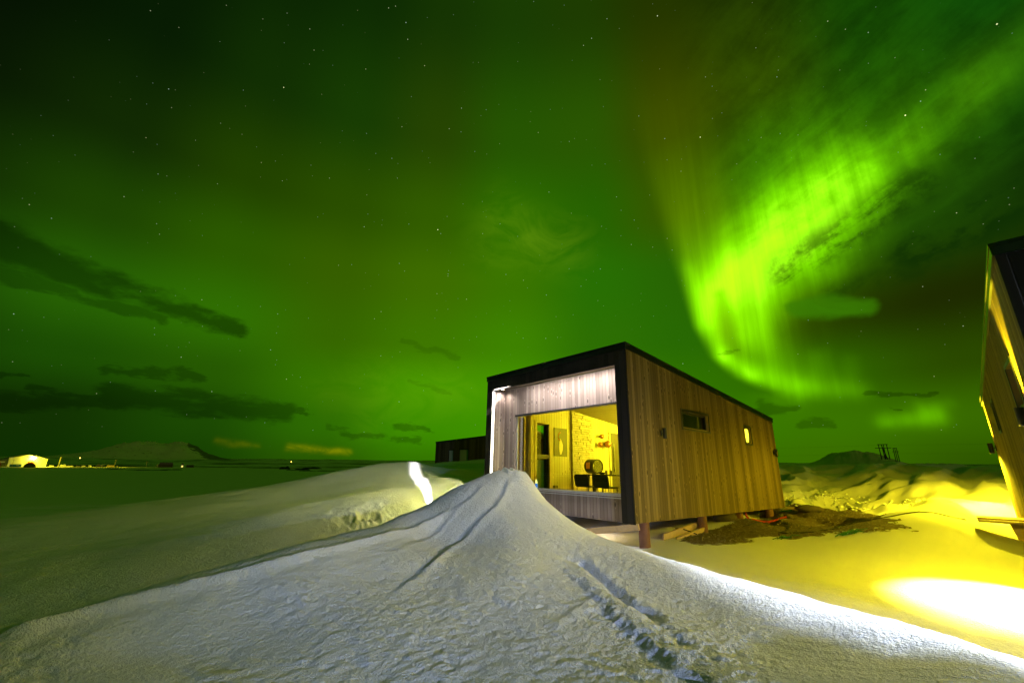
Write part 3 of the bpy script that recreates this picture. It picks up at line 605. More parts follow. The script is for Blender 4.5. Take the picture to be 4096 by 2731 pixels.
def cabin(name, label, mw, skew, left=(), right=(), lamps_l=(), lamps_r=(), lit_l=False, interior=False, dark=False, gfun=None, piles=True, front_win=True, backings=(), backing_side='l'):
    T = lambda v: (v[0], v[1] + skew*(W-v[0]), v[2])
    root = thing(name, label, 'cabin', mw)
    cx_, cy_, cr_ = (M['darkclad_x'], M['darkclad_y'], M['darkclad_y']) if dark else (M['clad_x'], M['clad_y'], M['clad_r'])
    fl = lambda a, b, t: (t, a, b)           # left wall: a = depth, t inwards
    frt = lambda a, b, t: (W-t, a, b)        # right wall
    wt = lambda a: ztop(a)-TR
    mb = MB(T); panel(mb, .034, DP, 0, wt, [(o_[0], o_[1], o_[2], o_[3]) for o_ in left], fl, 0, .18); mb.build('side_wall', cy_, root)
    mb = MB(T); panel(mb, .034, DP, 0, wt, [(o_[0], o_[1], o_[2], o_[3]) for o_ in right], frt, 0, .18); mb.build('side_wall', cy_, root)
    fr_ = lambda a, b, t: (a, DP-t, b)
    mb = MB(T); panel(mb, .182, W-.182, 0, lambda a: wt(DP), [], fr_, .0, .16); mb.build('rear_wall', cx_, root)
    # dark portal round the porch
    p_ = MB(T); p_.box(0, .27, 0, .03, 0, 3.15); p_.box(W-.30, W, 0, .03, -.02, 3.15); p_.box(0, W, 0, .03, 3.1505, H0-TR); 
    p_.build('porch_frame', M['dark_x'], root)
    r_ = MB(T); r_.box(.182, .268, .032, .5, 0, 3.16); r_.build('porch_side', cr_, root)
    r_ = MB(T); r_.box(W-.298, W-.182, .032, .5, 0, 3.16); r_.build('porch_side', cr_, root)
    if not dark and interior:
        e_ = MB(T); e_.box(.269, .276, .006, .085, 0, 3.14); e_.build('glowing_edge', M['edgeglow'], root)  # pale jamb edge, given a glow in place of light grazing it
    s_ = MB(T); s_.prism([(.034, 3.20), (.62, 3.27), (.62, 3.36), (.034, 3.40)], lambda a, b, t: (t, a, b), .183, W-.183); sof = s_.build('soffit', cr_, root)
    wx0, wx1, wz0, wz1 = .76, W-.44, .46, 2.45
    f_ = lambda a, b, t: (a, .5+t, b)
    mb = MB(T); panel(mb, .27, W-.30, -.07, lambda a: 3.225, [(wx0, wx1, wz0, wz1)] if front_win else [], f_, 0, .14); mb.build('front_wall', cx_, root)
    if front_win:
        win = window(root, f_, wx0, wx1, wz0, wz1, T, .06, None, 'alu' if interior else 'frame_dark', .036)
        sl = MB(T); sl.box(wx0-.01, wx1+.01, .475, .555, wz0-.022, wz0-.005); sl.box(wx0-.01, wx1+.01, .478, .5, wz0-.066, wz0-.05); sl.build('sill', M['alu'] if interior else M['frame_dark'], win, .004)
        hd = MB(T); hd.box(wx0, wx1, .49, .56, wz1-.03, wz1-.003); hd.build('head_flashing', M['frame_dark'], win)
    # roof and trim
    rf = MB(T); rf.prism([(-.03, ztop(-.03)-.035), (DP+.03, ztop(DP+.03)-.035), (DP+.03, ztop(DP+.03)), (-.03, ztop(-.03))], lambda a, b, t: (t, a, b), -.03, W+.03); ro = rf.build('roof', M['trim'], root)
    tm = MB(T)
    for xa, xb in ((-.022, .0), (W, W+.022)): tm.prism([(-.02, ztop(-.02)-TR), (DP+.02, ztop(DP+.02)-TR), (DP+.02, ztop(DP+.02)-.036), (-.02, ztop(-.02)-.036)], lambda a, b, t: (t, a, b), xa, xb)
    tm.box(-.0, W, -.022, -.001, H0-TR, H0-.036); tm.box(0, W, DP+.001, DP+.02, ztop(DP)-TR, ztop(DP)-.037)
    tm.build('trim', M['trim'], ro)
    bm_ = MB(T); bm_.prism([(.64, 0.02), (DP-.17, 0.02), (DP-.17, .1), (.64, .1)], lambda a, b, t: (t, a, b), .185, W-.185); bm_.build('floor', M['floor'], root)
    for (wl, ff) in ((left, fl), (right, frt)):
        for o_ in wl:
            wd = window(root, ff, *o_[:4], T, .07 if len(o_) < 6 else .02, o_[4] if len(o_) > 4 else None, 'frame_dark', .045, glass=o_[5] if len(o_) > 5 else 'glass')
            cs = MB(T)  # outer casing, slightly proud
            a0, a1, b0, b1 = o_[:4]
            for q_ in ((a0-.05, a0-.001, b0-.05, b1+.05), (a1+.001, a1+.05, b0-.05, b1+.05), (a0, a1, b1+.001, b1+.05), (a0, a1, b0-.05, b0-.001)):
                cs.add([ff(a, b, t) for t in (-.012, .02) for a, b in ((q_[0], q_[2]), (q_[1], q_[2]), (q_[1], q_[3]), (q_[0], q_[3]))], [(0,1,2,3),(7,6,5,4),(0,4,5,1),(1,5,6,2),(2,6,7,3),(3,7,4,0)])
            lr = MB(T)
            sa = (a1-.0455, a1-.047) if ff is frt else (a0+.047, a0+.0455)
            for q_ in ((a0+.046, a1-.046, b0+.0005, b0+.012, .004, .068), (a1-.012, a1-.0005, b0+.014, b1-.002, .004, .068) if ff is frt else (a0+.0005, a0+.012, b0+.014, b1-.002, .004, .068)):
                lr.add([ff(a, b, t) for t in q_[4:] for a, b in ((q_[0], q_[2]), (q_[1], q_[2]), (q_[1], q_[3]), (q_[0], q_[3]))], [(0,1,2,3),(7,6,5,4),(0,4,5,1),(1,5,6,2),(2,6,7,3),(3,7,4,0)])
            if not dark: lr.build('pale_edge', M['raw'], wd)  # pale strips on sill and one jamb stand in for lit edges
            cs.build('casing', cy_ if dark else M['frame_dark'], wd)
    for a0, a1, b0, b1 in backings:
        b_ = MB(T); b_.box(.2, .21, a0-.02, a1+.02, b0-.02, b1+.02) if backing_side == 'l' else b_.box(W-.30, W-.286, a0-.02, a1+.02, b0-.02, b1+.02); b_.build('pane_backing', M['pane_backing'] if backing_side == 'l' else M['frame_dark'], root)  # added panels: pale ones lift the panes, dark one hides the lit room
    for a, b in lamps_l: wall_lamp(root, T, fl, a, b, lit_l)
    for a, b in lamps_r: wall_lamp(root, T, frt, a, b)
    if piles:
        for y_ in (.53, 3.0, 5.07, 7.26):
            for x_ in (.35, W-.16):
                p_ = Matrix(mw) @ Vector(T((x_, y_, 0)))
                zb = gtop(p_.x, p_.y) if gfun is None else gfun
                hgt = p_.z - zb + .25
                c = MB(T); c.cyl((x_, y_, -hgt), (x_, y_, .02), .115, .105, n=18, wob=.03); c.build('pile', M['pile'], root)
    return root, T

# --- the lit cabin
ma = Matrix(((.65763, .75321, .01412, -.9392), (-.75333, .65761, .00622, 12.4835), (-.0046, -.01473, .99988, -.9832), (0, 0, 0, 1)))
cabA, TA = cabin('timber_cabin', 'brown timber cabin with lit white porch and big glass front beside the snow heap', ma, .04395,
    left=[(1.83, 2.40, .22, 2.38, 1.36)], right=[(2.19, 3.54, 1.97, 2.37), (5.79, 6.22, 1.81, 2.28, None, 'frosted')], lamps_r=[(1.2, 1.765), (7.86, 1.625)], interior=True, backings=[(2.1, 3.6, 1.9, 2.45)], backing_side='r')
def LA(x, y, z): return Matrix(ma) @ Vector(TA((x, y, z)))
# interior shell of the cabin
def part(name, m_, *boxes, parent=cabA, T=TA, bevel=0):
    b_ = MB(T)
    for q_ in boxes: b_.box(*q_)
    return b_.build(name, M[m_] if isinstance(m_, str) else m_, parent, bevel)
ct = lambda a: ztop(a)-.30
mb = MB(TA); panel(mb, .64, 7.60, .1, ct, [(1.83, 2.40, .22, 2.38)], lambda a, b, t: (.183+t, a, b), 0, .085); part_o = mb.build('interior_wall', M['panel'], cabA)
mb = MB(TA); panel(mb, .64, 7.60, .1, ct, [(2.19, 3.54, 1.97, 2.37), (5.79, 6.22, 1.81, 2.28)], lambda a, b, t: (W-.268+t, a, b), 0, .085); mb.build('interior_wall', M['panel'], cabA)
mb = MB(TA); panel(mb, .27, W-.27, .1, lambda a: ct(7.6), [], lambda a, b, t: (a, 7.5+t, b), 0, .09); mb.build('interior_wall', M['panel'], cabA)
mb = MB(TA); mb.prism([(.64, ct(.64)+.001), (7.6, ct(7.6)+.001), (7.6, ct(7.6)+.05), (.64, ct(.64)+.05)], lambda a, b, t: (t, a, b), .19, W-.19); mb.build('ceiling', M['ceiling'], cabA)
part('window_lining', 'raw', (.70, .757, .645, .86, .5, 2.42))
part('window_ledge', 'frame_dark', (.70, W-.46, .645, .86, .42, .46))
cur = MB(TA)
n_c = 40
for k in range(n_c):
    t0, t1 = k/n_c, (k+1)/n_c
    x0, x1 = .77+.22*t0, .77+.22*t1; y0, y1 = .9+.03*math.sin(t0*40), .9+.03*math.sin(t1*40)
    cur.add([(x0, y0, .35), (x1, y1, .35), (x1, y1, 2.5), (x0, y0, 2.5)], [(0, 1, 2, 3)], True)
co = cur.build('curtain', plain('curtain_cloth', (.55, .45, .36), .9), None); co.matrix_world = ma
tag(co, 'pale curtain gathered at the left end of the big window', 'curtain')
for k_ in co.modifiers: pass
so = co.modifiers.new('thick', 'SOLIDIFY'); so.thickness = .004
# casing of the tall side window, door in the same wall
part('window_casing', 'panel', (.269, .285, 1.74, 1.828, .12, 2.47), (.269, .285, 2.402, 2.48, .12, 2.47), (.269, .285, 1.829, 2.401, 2.381, 2.47))
part('window_lining', 'frame_dark', (.19, .268, 2.36, 2.399, .225, 2.375), (.19, .268, 1.831, 1.85, .225, 2.375), (.12, .268, 1.851, 2.359, 1.29, 1.42))
dr_ = part('door', plain('door_dark', (.055, .05, .035), .5), (.27, .292, 5.62, 6.5, .11, 2.33))
part('door_casing', 'panel', (.269, .30, 5.52, 5.618, .11, 2.42), (.269, .30, 6.502, 6.6, .11, 2.42), (.269, .30, 5.619, 6.501, 2.332, 2.42), parent=dr_)
part('door_handle', 'steel', (.32, .335, 5.76, 5.785, .95, 1.95), (.293, .319, 5.765, 5.78, 1.0, 1.03), (.293, .319, 5.765, 5.78, 1.87, 1.9), parent=dr_)
# rough stone facing
stn = MB(TA); z_ = .1; rs_ = random.Random(3)
while z_ < ct(3.5)-.03:
    hh = rs_.uniform(.055, .1); y_ = 3.43
    while y_ < 4.58-.02:
        ww = min(rs_.uniform(.1, .3), 4.58-y_)
        if 4.58-y_-ww < .06: ww = 4.58-y_
        zt = min(z_+hh, ct(y_+ww)-.004)
        if zt > z_+.02:
            dpt = rs_.uniform(.06, .095); j = lambda: rs_.uniform(-.004, .004)
            x1 = .27+dpt
            stn.add([(.27, y_+.0015, z_+.0015), (.27, y_+ww-.0015, z_+.0015), (.27, y_+ww-.0015, zt-.0015), (.27, y_+.003, zt-.0015),
                     (x1+j(), y_+.005+j(), z_+.005+j()), (x1+j(), y_+ww-.005+j(), z_+.005+j()), (x1+j(), y_+ww-.005+j(), zt-.005+j()), (x1+j(), y_+.005+j(), zt-.005+j())],
                    [(3,2,1,0),(4,5,6,7),(0,1,5,4),(1,2,6,5),(2,3,7,6),(3,0,4,7)])
        y_ += ww
    z_ += hh
stn.build('stone_facing', plain('stone', (.45, .41, .33), .85, 0, .45, 7, bmp=.01), cabA)
part('wall_socket', 'lampblack', (.2685, .28, 2.55, 2.66, .42, .5), (.2685, .28, 2.70, 2.76, .42, .5))
dlp = ((2.7, 5.2), (1.9, 6.6), (3.4, 3.0))
for (x_, y_) in dlp:
    b_ = MB(TA); b_.cyl((x_, y_, ct(y_)-.012), (x_, y_, ct(y_)-.002), .05, n=20); b_.build('ceiling_lamp', M['bulb'], cabA)
# porch downlights
M['rose'] = plain('lamp_rim', (.5, .2, .1), .4)
sofz = lambda y: 3.20 + (y-.034)/(.586)*.07
for x_ in (.42,):
    b_ = MB(TA); b_.cyl((x_, .27, sofz(.27)-.022), (x_, .27, sofz(.27)+.01), .05, n=20); rim = b_.build('porch_lamp', M['rose'], cabA)
    b_ = MB(TA); b_.cyl((x_, .27, sofz(.27)-.027), (x_, .27, sofz(.27)-.023), .04, n=20); b_.build('bulb', M['bulbw'], rim)

# --- furniture seen through the glass
M['glassware'] = plain('tumbler', (.5, .5, .42), .15, .3)
def inroom(name, label, cat, x, y, z, rot=0, group=None):
    m_ = Matrix.Translation(LA(x, y, z)) @ Matrix(ma).to_3x3().to_4x4() @ Matrix.Rotation(rot, 4, 'Z')
    return thing(name, label, cat, m_, group=group)
FZ = .1
t = inroom('dining_table', 'black dining table behind the right half of the big window', 'table', 2.55, 2.75, FZ)
b_ = MB(); b_.box(-.8, .8, -.42, .42, .735, .765); b_.build('tabletop', M['black_soft'], t, .006)
for sx in (-1, 1):
    for sy in (-1, 1): b_ = MB(); b_.cyl((sx*.7, sy*.34, 0), (sx*.66, sy*.32, .735), .02, .026, n=12); b_.build('leg', M['black_soft'], t)
def chair(x, y, rot, label, bh=.76):
    c = inroom('dining_chair', label, 'chair', x, y, FZ, rot, 'chairs at the dining table')
    b_ = MB(); b_.box(-.23, .23, -.22, .22, .43, .47); b_.build('seat', M['black_soft'], c, .02)
    b_ = MB(); pr = [(-.24, .45), (.24, .45), (.25, bh-.05), (.2, bh), (-.2, bh), (-.25, bh-.05)]
    b_.prism(pr, lambda a, b, q_: (a, .2+q_+(b-.45)*.18, b), 0, .035); b_.build('backrest', M['black_soft'], c, .012)
    for sx in (-1, 1):
        for sy in (-1, 1): b_ = MB(); b_.cyl((sx*.24, sy*.25, 0), (sx*.19, sy*.18, .43), .011, .014, n=10); b_.build('leg', M['steel'], c)
    return c
chair(2.15, 2.02, math.pi, 'black chair on the window side of the table, nearest the stone wall')
chair(2.85, 1.98, math.pi, 'black chair on the window side of the table, at its right end')
chair(2.75, 3.45, .1, 'black chair behind the table with its backrest showing above the tabletop', 1.02)
st_ = inroom('round_stove', 'round black drum stove with glass front standing by the stone wall', 'stove', 1.08, 3.62, FZ, R(78))
b_ = MB(); b_.cyl((0, 0, 0), (0, 0, .025), .2, n=24); b_.cyl((0, 0, .025), (0, 0, .8), .06, n=16); b_.build('pedestal', M['lampblack'], st_)
b_ = MB()
for r0, r1, ya, yb in ((.225, .225, -.2, .2),): b_.cyl((0, ya, 1.0), (0, yb, 1.0), .225, n=32, cap=False); b_.cyl((0, yb, 1.0), (0, ya, 1.0), .2, n=32, cap=False)
for ya, sgn in ((-.2, 1), (.2, -1)):
    vs = []; N_ = 32
    for i in range(N_):
        a = 2*math.pi*i/N_; vs += [(.225*math.cos(a), ya, 1+.225*math.sin(a)), (.19*math.cos(a), ya, 1+.19*math.sin(a))]
    b_.add(vs, [(2*i, 2*i+1, (2*i+3) % (2*N_), (2*i+2) % (2*N_)) for i in range(N_)])
b_.build('drum', M['lampblack'], st_)
b_ = MB(); b_.cyl((0, -.19, 1), (0, -.188, 1), .19, n=32); b_.build('glass_front', M['glass'], st_)
b_ = MB(); b_.cyl((0, .19, 1), (0, .188, 1), .19, n=32); b_.build('glass_rear', M['glass'], st_)
b_ = MB(); b_.box(-.232, -.222, -.1, .1, .92, 1.12); b_.build('side_glass', M['copper'], st_)
TZ = FZ+.766
bw = inroom('bowl', 'low dark bowl on the tabletop next to the stove', 'bowl', 2.2, 2.62, TZ)
b_ = MB(); b_.cyl((0, 0, 0), (0, 0, .06), .05, .13, n=20); b_.build('body', M['frame_dark'], bw)
for x_, y_, lb in ((2.36, 2.62, 'left glass tumbler beside the bowl on the table'), (2.5, 2.66, 'right glass tumbler on the table in front of the chair back')):
    b_ = MB(); b_.cyl((0, 0, 0), (0, 0, .11), .03, .036, n=18); o = b_.build('tumbler', M['glassware']); o.location = LA(x_, y_, TZ); tag(o, lb, 'glass', 'tumblers on the table')
for k, (y_, z__, r_, lb) in enumerate(((5.0, 2.16, .085, 'small copper globe on the back wall, highest of the three'), (4.86, 1.86, .1, 'copper globe on the back wall, lower and nearest the stone'), (5.26, 1.9, .125, 'largest copper globe on the wall, nearest the door'))):
    b_ = MB(); b_.sphere((0, 0, 0), r_, 20, 14); b_.cyl((-r_-.03, 0, 0), (-r_*.8, 0, 0), .03, n=12)
    o = b_.build('wall_globe', M['copper']); o.matrix_world = Matrix.Translation(LA(.272+r_+.03, y_, z__)) @ Matrix(ma).to_3x3().to_4x4(); tag(o, lb, 'wall lamp', 'copper globes on the wall')
ar = inroom('picture', 'dark wall panel with a pale feather shape on the panelled wall', 'picture', .27, 2.91, 1.84)
b_ = MB(); b_.box(.001, .025, -.31, .31, -.45, .45); b_.build('board', plain('picture_dark', (.13, .13, .085), .6), ar)
ft = MB(); prof = [(-.02, -.4), (.04, -.38), (.1, -.24), (.11, -.08), (.05, .05), (.0, .12), (-.05, .02), (-.06, -.15), (-.05, -.3)]
ft.prism(prof, lambda a, b, q_: (q_, a-.02, b), .026, .030); ft.build('feather', plain('feather_pale', (.62, .56, .36), .7), ar)
qz = MB(); qz.tube([(.03, -.02+a, b) for a, b in ((-.02, .05), (-.1, .12), (-.11, .2), (-.07, .27), (.0, .32))], .012); qz.build('cord', plain('cord_orange', (.6, .2, .06), .6), ar)
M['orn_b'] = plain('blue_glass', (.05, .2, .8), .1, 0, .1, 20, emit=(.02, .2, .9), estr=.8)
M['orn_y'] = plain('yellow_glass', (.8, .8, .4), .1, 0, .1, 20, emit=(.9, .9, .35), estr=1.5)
def orn(x, lb, kinds, hgt):
    o = inroom('tree_ornament', lb, 'ornament', x, .74, .461, group='tree ornaments on the window sill')
    n_t = len(kinds)
    for k, m_ in enumerate(kinds):
        b_ = MB(); z0 = hgt*k/n_t; b_.cyl((0, 0, z0), (0, 0, z0+hgt/n_t*1.25), .06*(1-.2*k), .012, n=9); b_.build('tier', M[m_], o)
orn(1.12, 'bright pale yellow glass tree ornament on the window sill', ('orn_y', 'orn_y'), .15)
orn(1.42, 'blue glass tree ornament with yellow top on the window sill', ('orn_b', 'orn_b', 'orn_y'), .22)

# --- right-hand cabin, near the camera
aB = R(44.86); dB = Vector((math.sin(aB), math.cos(aB), 0)); xB = Vector((math.cos(aB), -math.sin(aB), 0))
PB = Vector((5.44, 4.31, -1.13))
mB = Matrix(((xB.x, dB.x, 0, PB.x), (xB.y, dB.y, 0, PB.y), (0, 0, 1, PB.z), (0, 0, 0, 1)))
cabB, TB = cabin('timber_cabin', 'timber cabin at the right edge of the photo, its side wall washed by yellow lamps', mB, 0, left=[(1.4, 2.15, 1.95, 2.5), (5.45, 5.8, 1.88, 2.42)], lamps_l=[(1.2, 1.77), (7.86, 1.63)], lit_l=True)
# --- dark cabin far behind
PC = Vector((-6.12, 35.47, -.76)); aC = R(104); fC = Vector((math.sin(aC), math.cos(aC), 0)); yC = -fC; xC = Vector((yC.y, -yC.x, 0))
oC = PC + fC*DP
mC = Matrix(((xC.x, yC.x, 0, oC.x), (xC.y, yC.y, 0, oC.y), (0, 0, 1, oC.z), (0, 0, 0, 1)))
cabC, TC = cabin('timber_cabin', 'small dark unlit cabin half hidden behind the lit cabin', mC, 0, left=[(6.6, 7.05, .3, 2.1), (5.35, 6.15, .3, 2.15, 1.1)], dark=True, gfun=-2.2, backings=[(6.6, 7.05, .3, 2.1), (5.35, 6.15, .3, 2.15)])

# lamps of the cabins, some seen and some added
def strip(name, mw, T, x0, x1, y, z, power, color, tilt=0):
    """light strip hidden behind the lip of the porch portal, shining down"""
    l = bpy.data.lights.new(name, 'AREA'); l.shape = 'RECTANGLE'; l.size = x1-x0; l.size_y = .03; l.energy = power; l.color = color
    o = bpy.data.objects.new(name, l); col.objects.link(o)
    o.matrix_world = Matrix.Translation(Matrix(mw) @ Vector(T(((x0+x1)/2, y, z)))) @ Matrix(mw).to_3x3().to_4x4() @ Matrix.Rotation(tilt, 4, 'X'); return o
def sheet(name, L, b1, b2, power, ang, thin, color, blend=.9):
    """narrow added beam in the plane through the lamp and the line b1-b2"""
    L, b1, b2 = Vector(L), Vector(b1), Vector(b2)
    u, v = (b1-L).normalized(), (b2-L).normalized(); zd = -(u+v).normalized(); xd = u.cross(v).normalized(); yd = zd.cross(xd)
    l = bpy.data.lights.new(name, 'SPOT'); l.energy = power; l.color = color; l.spot_size = R(ang); l.spot_blend = blend; l.shadow_soft_size = .02
    o = bpy.data.objects.new(name, l); col.objects.link(o)
    m_ = Matrix((xd, yd, zd)).transposed().to_4x4(); o.matrix_world = Matrix.Translation(L) @ m_ @ Matrix.Diagonal((thin, 1, 1, 1)); return o
point('under_floor_fill', LA(3.4, 1.0, -.12), 10, (1, .8, .45), .05)  # unseen lamp added to brighten the snow under the floor
point('bathroom_light', LA(W-.55, 6.0, 2.15), 22, (1, .80, .04), .05)
def LB(x, y, z): return mB @ Vector((x, y, z))
spot('porch_light', LA(3.0, -.06, 3.05), (-3.4, 12.4, -.8), 760, 74, 1, (1, .97, .16), .2)
strip('porch_light', ma, TA, .34, W-.36, .075, 3.185, 118, (1, .93, .9), R(12))
spot('porch_light', LA(.42, .27, sofz(.27)-.05), LA(.34, .3, 0), 26, 150, .6, (1, .88, .80), .04)
sheet('band_beam', LA(3.6, -.45, 3.0), (-3.75, 16.1, -.1), (-2.45, 11.9, -1.15), 9000, 70, .042, (1, .96, .9))  # added slit beam, lays the white band on the left drift
sheet('band_beam', LB(2.0, -.08, 3.0), (2.45, 7.75, -1.22), (3.45, 3.1, -1.16), 6400, 95, .095, (.74, .82, 1))  # added slit beam, lays the white band along the heap's right crest
spot('porch_light', LB(2.6, -.05, 3.05), (.6, 4.2, -1.1), 330, 120, .8, (.74, .83, 1), .3)
for (x_, y_) in dlp:
    point('room_light', LA(x_, y_, ct(y_)-.12), 460 if y_ > 4 else 50, (1, .82, .02), .06)
for y_, z__, dn, wide, up in ((1.2, 1.77, 8500, 460, 3200), (7.86, 1.63, 2400, 900, 4500)):
    spot('wall_light_down', LB(-.085, y_, z__-.1), LB(-.36 if y_ > 4 else -.5, y_ - (0 if y_ > 4 else .18), -.4), dn, 62, .55, YELLOW if y_ > 4 else (1, .86, .085), .03)
    spot('wall_light_wide', LB(-.2, y_, z__-.1), LB(-1.0, y_, -.4), wide, 172, .5, YELLOW, .06)
    spot('wall_light_up', LB(-.07, y_, z__+.1), LB(-.03, y_, 4), up, 42, .8, YELLOW, .03)
# added low fill light behind the photographer: just lifts the far hill face
ml = bpy.data.lights.new('hill_fill', 'SUN'); ml.energy = .13; ml.angle = R(.5); ml.color = (1, .96, .24)
mo = bpy.data.objects.new('hill_fill', ml); col.objects.link(mo); mo.rotation_euler = (R(83), 0, R(32))
# unseen cold lamp added low behind the viewer for the foreground snow
spot('foreground_fill', (2.3, -5.2, -.2), (.3, 4.8, -.95), 3000, 44, 1, (.48, .57, 1), .10)

# ------------------------------------------------------------------ things in the yard
def HA(s, u, v): return LA(W-u, s, v)
def solid(name, label, cat, m_, builder, group=None, loc=(0, 0, 0), bevel=0):
    b_ = MB(); builder(b_); o = b_.build(name, m_, None, bevel); o.location = loc
    return tag(o, label, cat, group)
# loose beam under the cabin front
pa, pb = HA(-.05, 2.55, -.50), HA(.30, .12, -.085)
solid('timber_beam', 'pale sawn beam leaning under the front of the lit cabin', 'beam', M['raw'], lambda b: b.bar(pa, pb, .045, .12))
# two planks lying by the second pile
p0, p1 = Vector((3.28, 9.93, 0)), Vector((4.42, 10.9, 0))
p0.z = gz(p0.x, p0.y)+.05; p1.z = gz(p1.x, p1.y)+.16
off = Vector((.16, -.12, -.05))
solid('plank', 'upper and longer of two yellow planks lying by the cabin piles', 'plank', M['raw'], lambda b: b.bar(p0, p1+(p1-p0)*.06, .035, .15, (0, -.3, 1)), 'planks by the piles')
solid('plank', 'lower and narrower of two yellow planks, tied with a dark strap', 'plank', M['raw'], lambda b: b.bar(p0+(p1-p0)*.1+off, p1+off, .035, .09, (0, -.3, 1)), 'planks by the piles')
mid = p0*.45+p1*.55
solid('strap', 'dark strap tied round the two yellow planks', 'strap', M['lampblack'], lambda b: b.tube([mid+Vector((-.14, .06, .04)), mid+Vector((-.02, -.01, .045)), mid+off*.9+Vector((.02, 0, .03)), mid+off*1.2+Vector((.08, .03, .0))], .012))
# timber deck behind the cabin
q0 = HA(8.35, -.05, 0); zt = gz(q0.x, q0.y)
dk = thing('wooden_deck', 'low timber deck edge behind the lit cabin at the foot of the snow bank', 'deck', loc=(0, 0, 0))
for k in range(4): b_ = MB(); b_.bar(HA(8.3+k*.15, 1.2, -.02), HA(8.3+k*.15, -.75, -.02), .14, .03); b_.build('deck_board', M['raw'], dk)
b_ = MB(); b_.bar(HA(8.225, 1.2, -.13), HA(8.225, -.75, -.13), .03, .18); b_.build('fascia', M['raw'], dk)
# landing step by the right cabin
sx, sy = 9.62, 8.55
sg = gz(sx+.2, sy+.1)
ld = thing('landing_step', 'wooden landing plank on a board support beside the right cabin', 'step', Matrix.Translation((sx, sy, sg-.05)) @ Matrix.Rotation(-aB, 4, 'Z'))
b_ = MB(); b_.box(-.62, .75, -.25, .25, .40, .45); b_.build('plank', M['raw'], ld, .004)
b_ = MB(); b_.box(-.62, .3, -.42, -.27, .38, .42); b_.build('plank', M['raw'], ld, .004)
b_ = MB(); b_.prism([(-.12, -.1), (.62, -.1), (.70, .398), (-.22, .398)], lambda a, b, t: (a, t, b), -.12, -.06); b_.build('support', M['raw'], ld)
# rocks
def rock(x, y, r_, lb, sz=(1, .85, .6), dz=0):
    z = gtop(x, y)
    return solid('rock', lb, 'rock', M['rock'], lambda b: b.sphere((0, 0, 0), r_, 12, 8, sz, .1), 'rocks in the gravel yard', (x, y, z+r_*.3+dz))
pr = HA(4.55, .3, 0); rock(pr.x, pr.y, .26, 'big dark boulder against the third cabin pile', (1.2, .9, .7))
rock(8.6, 13.1, .24, 'flat dark rock in the gravel right of the cabin corner', (1.6, .9, .45))
rock(7.55, 12.75, .10, 'small pale stone on the gravel near the red hose')
rock(7.75, 12.75, .12, 'small reddish stone beside the pale one on the gravel')
rock(6.95, 12.45, .07, 'little round stone on the gravel below the red hose')
rock(8.2, 14.2, .22, 'dark stone in the rubble at the cabin corner', (1.4, .9, .55))
rock(7.75, 13.85, .16, 'dark stone under the rear of the cabin wall', (1.2, .9, .6))
# pebbles and crumbs, uncountable
b_ = MB(); rg = random.Random(11)
for k in range(900):
    i = rg.randrange(len(P_)-1); a, bq, c = P_[i], P_[rg.randrange(len(P_)-1)], P_[rg.randrange(len(P_)-1)]
    u, v = rg.random(), rg.random(); 
    if u+v > 1: u, v = 1-u, 1-v
    x, y = a*(1-u-v)+bq*u+c*v; j = int(np.argmin((fx-x)**2+(fy-y)**2))
    if sdf[j] < .02: continue
    r_ = rg.uniform(.008, .03)
    b_.sphere((x, y, zz[j]+r_*.3), r_, 6, 4, (1, .8, .65), .15)
o = b_.build('pebbles', plain('pebble', (.17, .14, .1), .85, 0, .5, 3)); tag(o, None, None, None, 'stuff')
b_ = MB()
for k in range(420):
    t_ = rg.random(); e0, e1 = ((8.9, 14.9), (10.9, 14.9)) if t_ < .5 else ((10.4, 14.2), (10.6, 12.2))
    s_ = rg.random(); x, y = e0[0]+(e1[0]-e0[0])*s_+rg.gauss(0, .35), e0[1]+(e1[1]-e0[1])*s_+rg.gauss(0, .35); r_ = rg.uniform(.012, .05)
    b_.sphere((x, y, gz(x, y)+r_*.4), r_, 7, 5, (1, .9, .8), .2)
M['lump'] = plain('snow_lump', (.82, .83, .84), .9, 0, .03, spec=.1)
o = b_.build('snow_crumbs', M['lump']); tag(o, None, None, None, 'stuff')
for x, y, r_, lb in ((10.0, 14.65, .1, 'white snow lump on the gravel, left one at the foot of the bank'), (10.55, 14.5, .075, 'smaller white snow lump on the gravel, right one at the foot of the bank'), (9.35, 14.75, .16, 'knobbly heap of snow lumps beside the deck edge')):
    solid('snow_lump', lb, 'snow lump', M['lump'], lambda b: (b.sphere((0, 0, 0), r_, 12, 8, (1.3, 1, .7), .12), b.sphere((r_*.9, .02, -.02), r_*.6, 10, 7, (1.2, 1, .8), .15)), 'snow lumps', (x, y, gtop(x, y)+r_*.4))
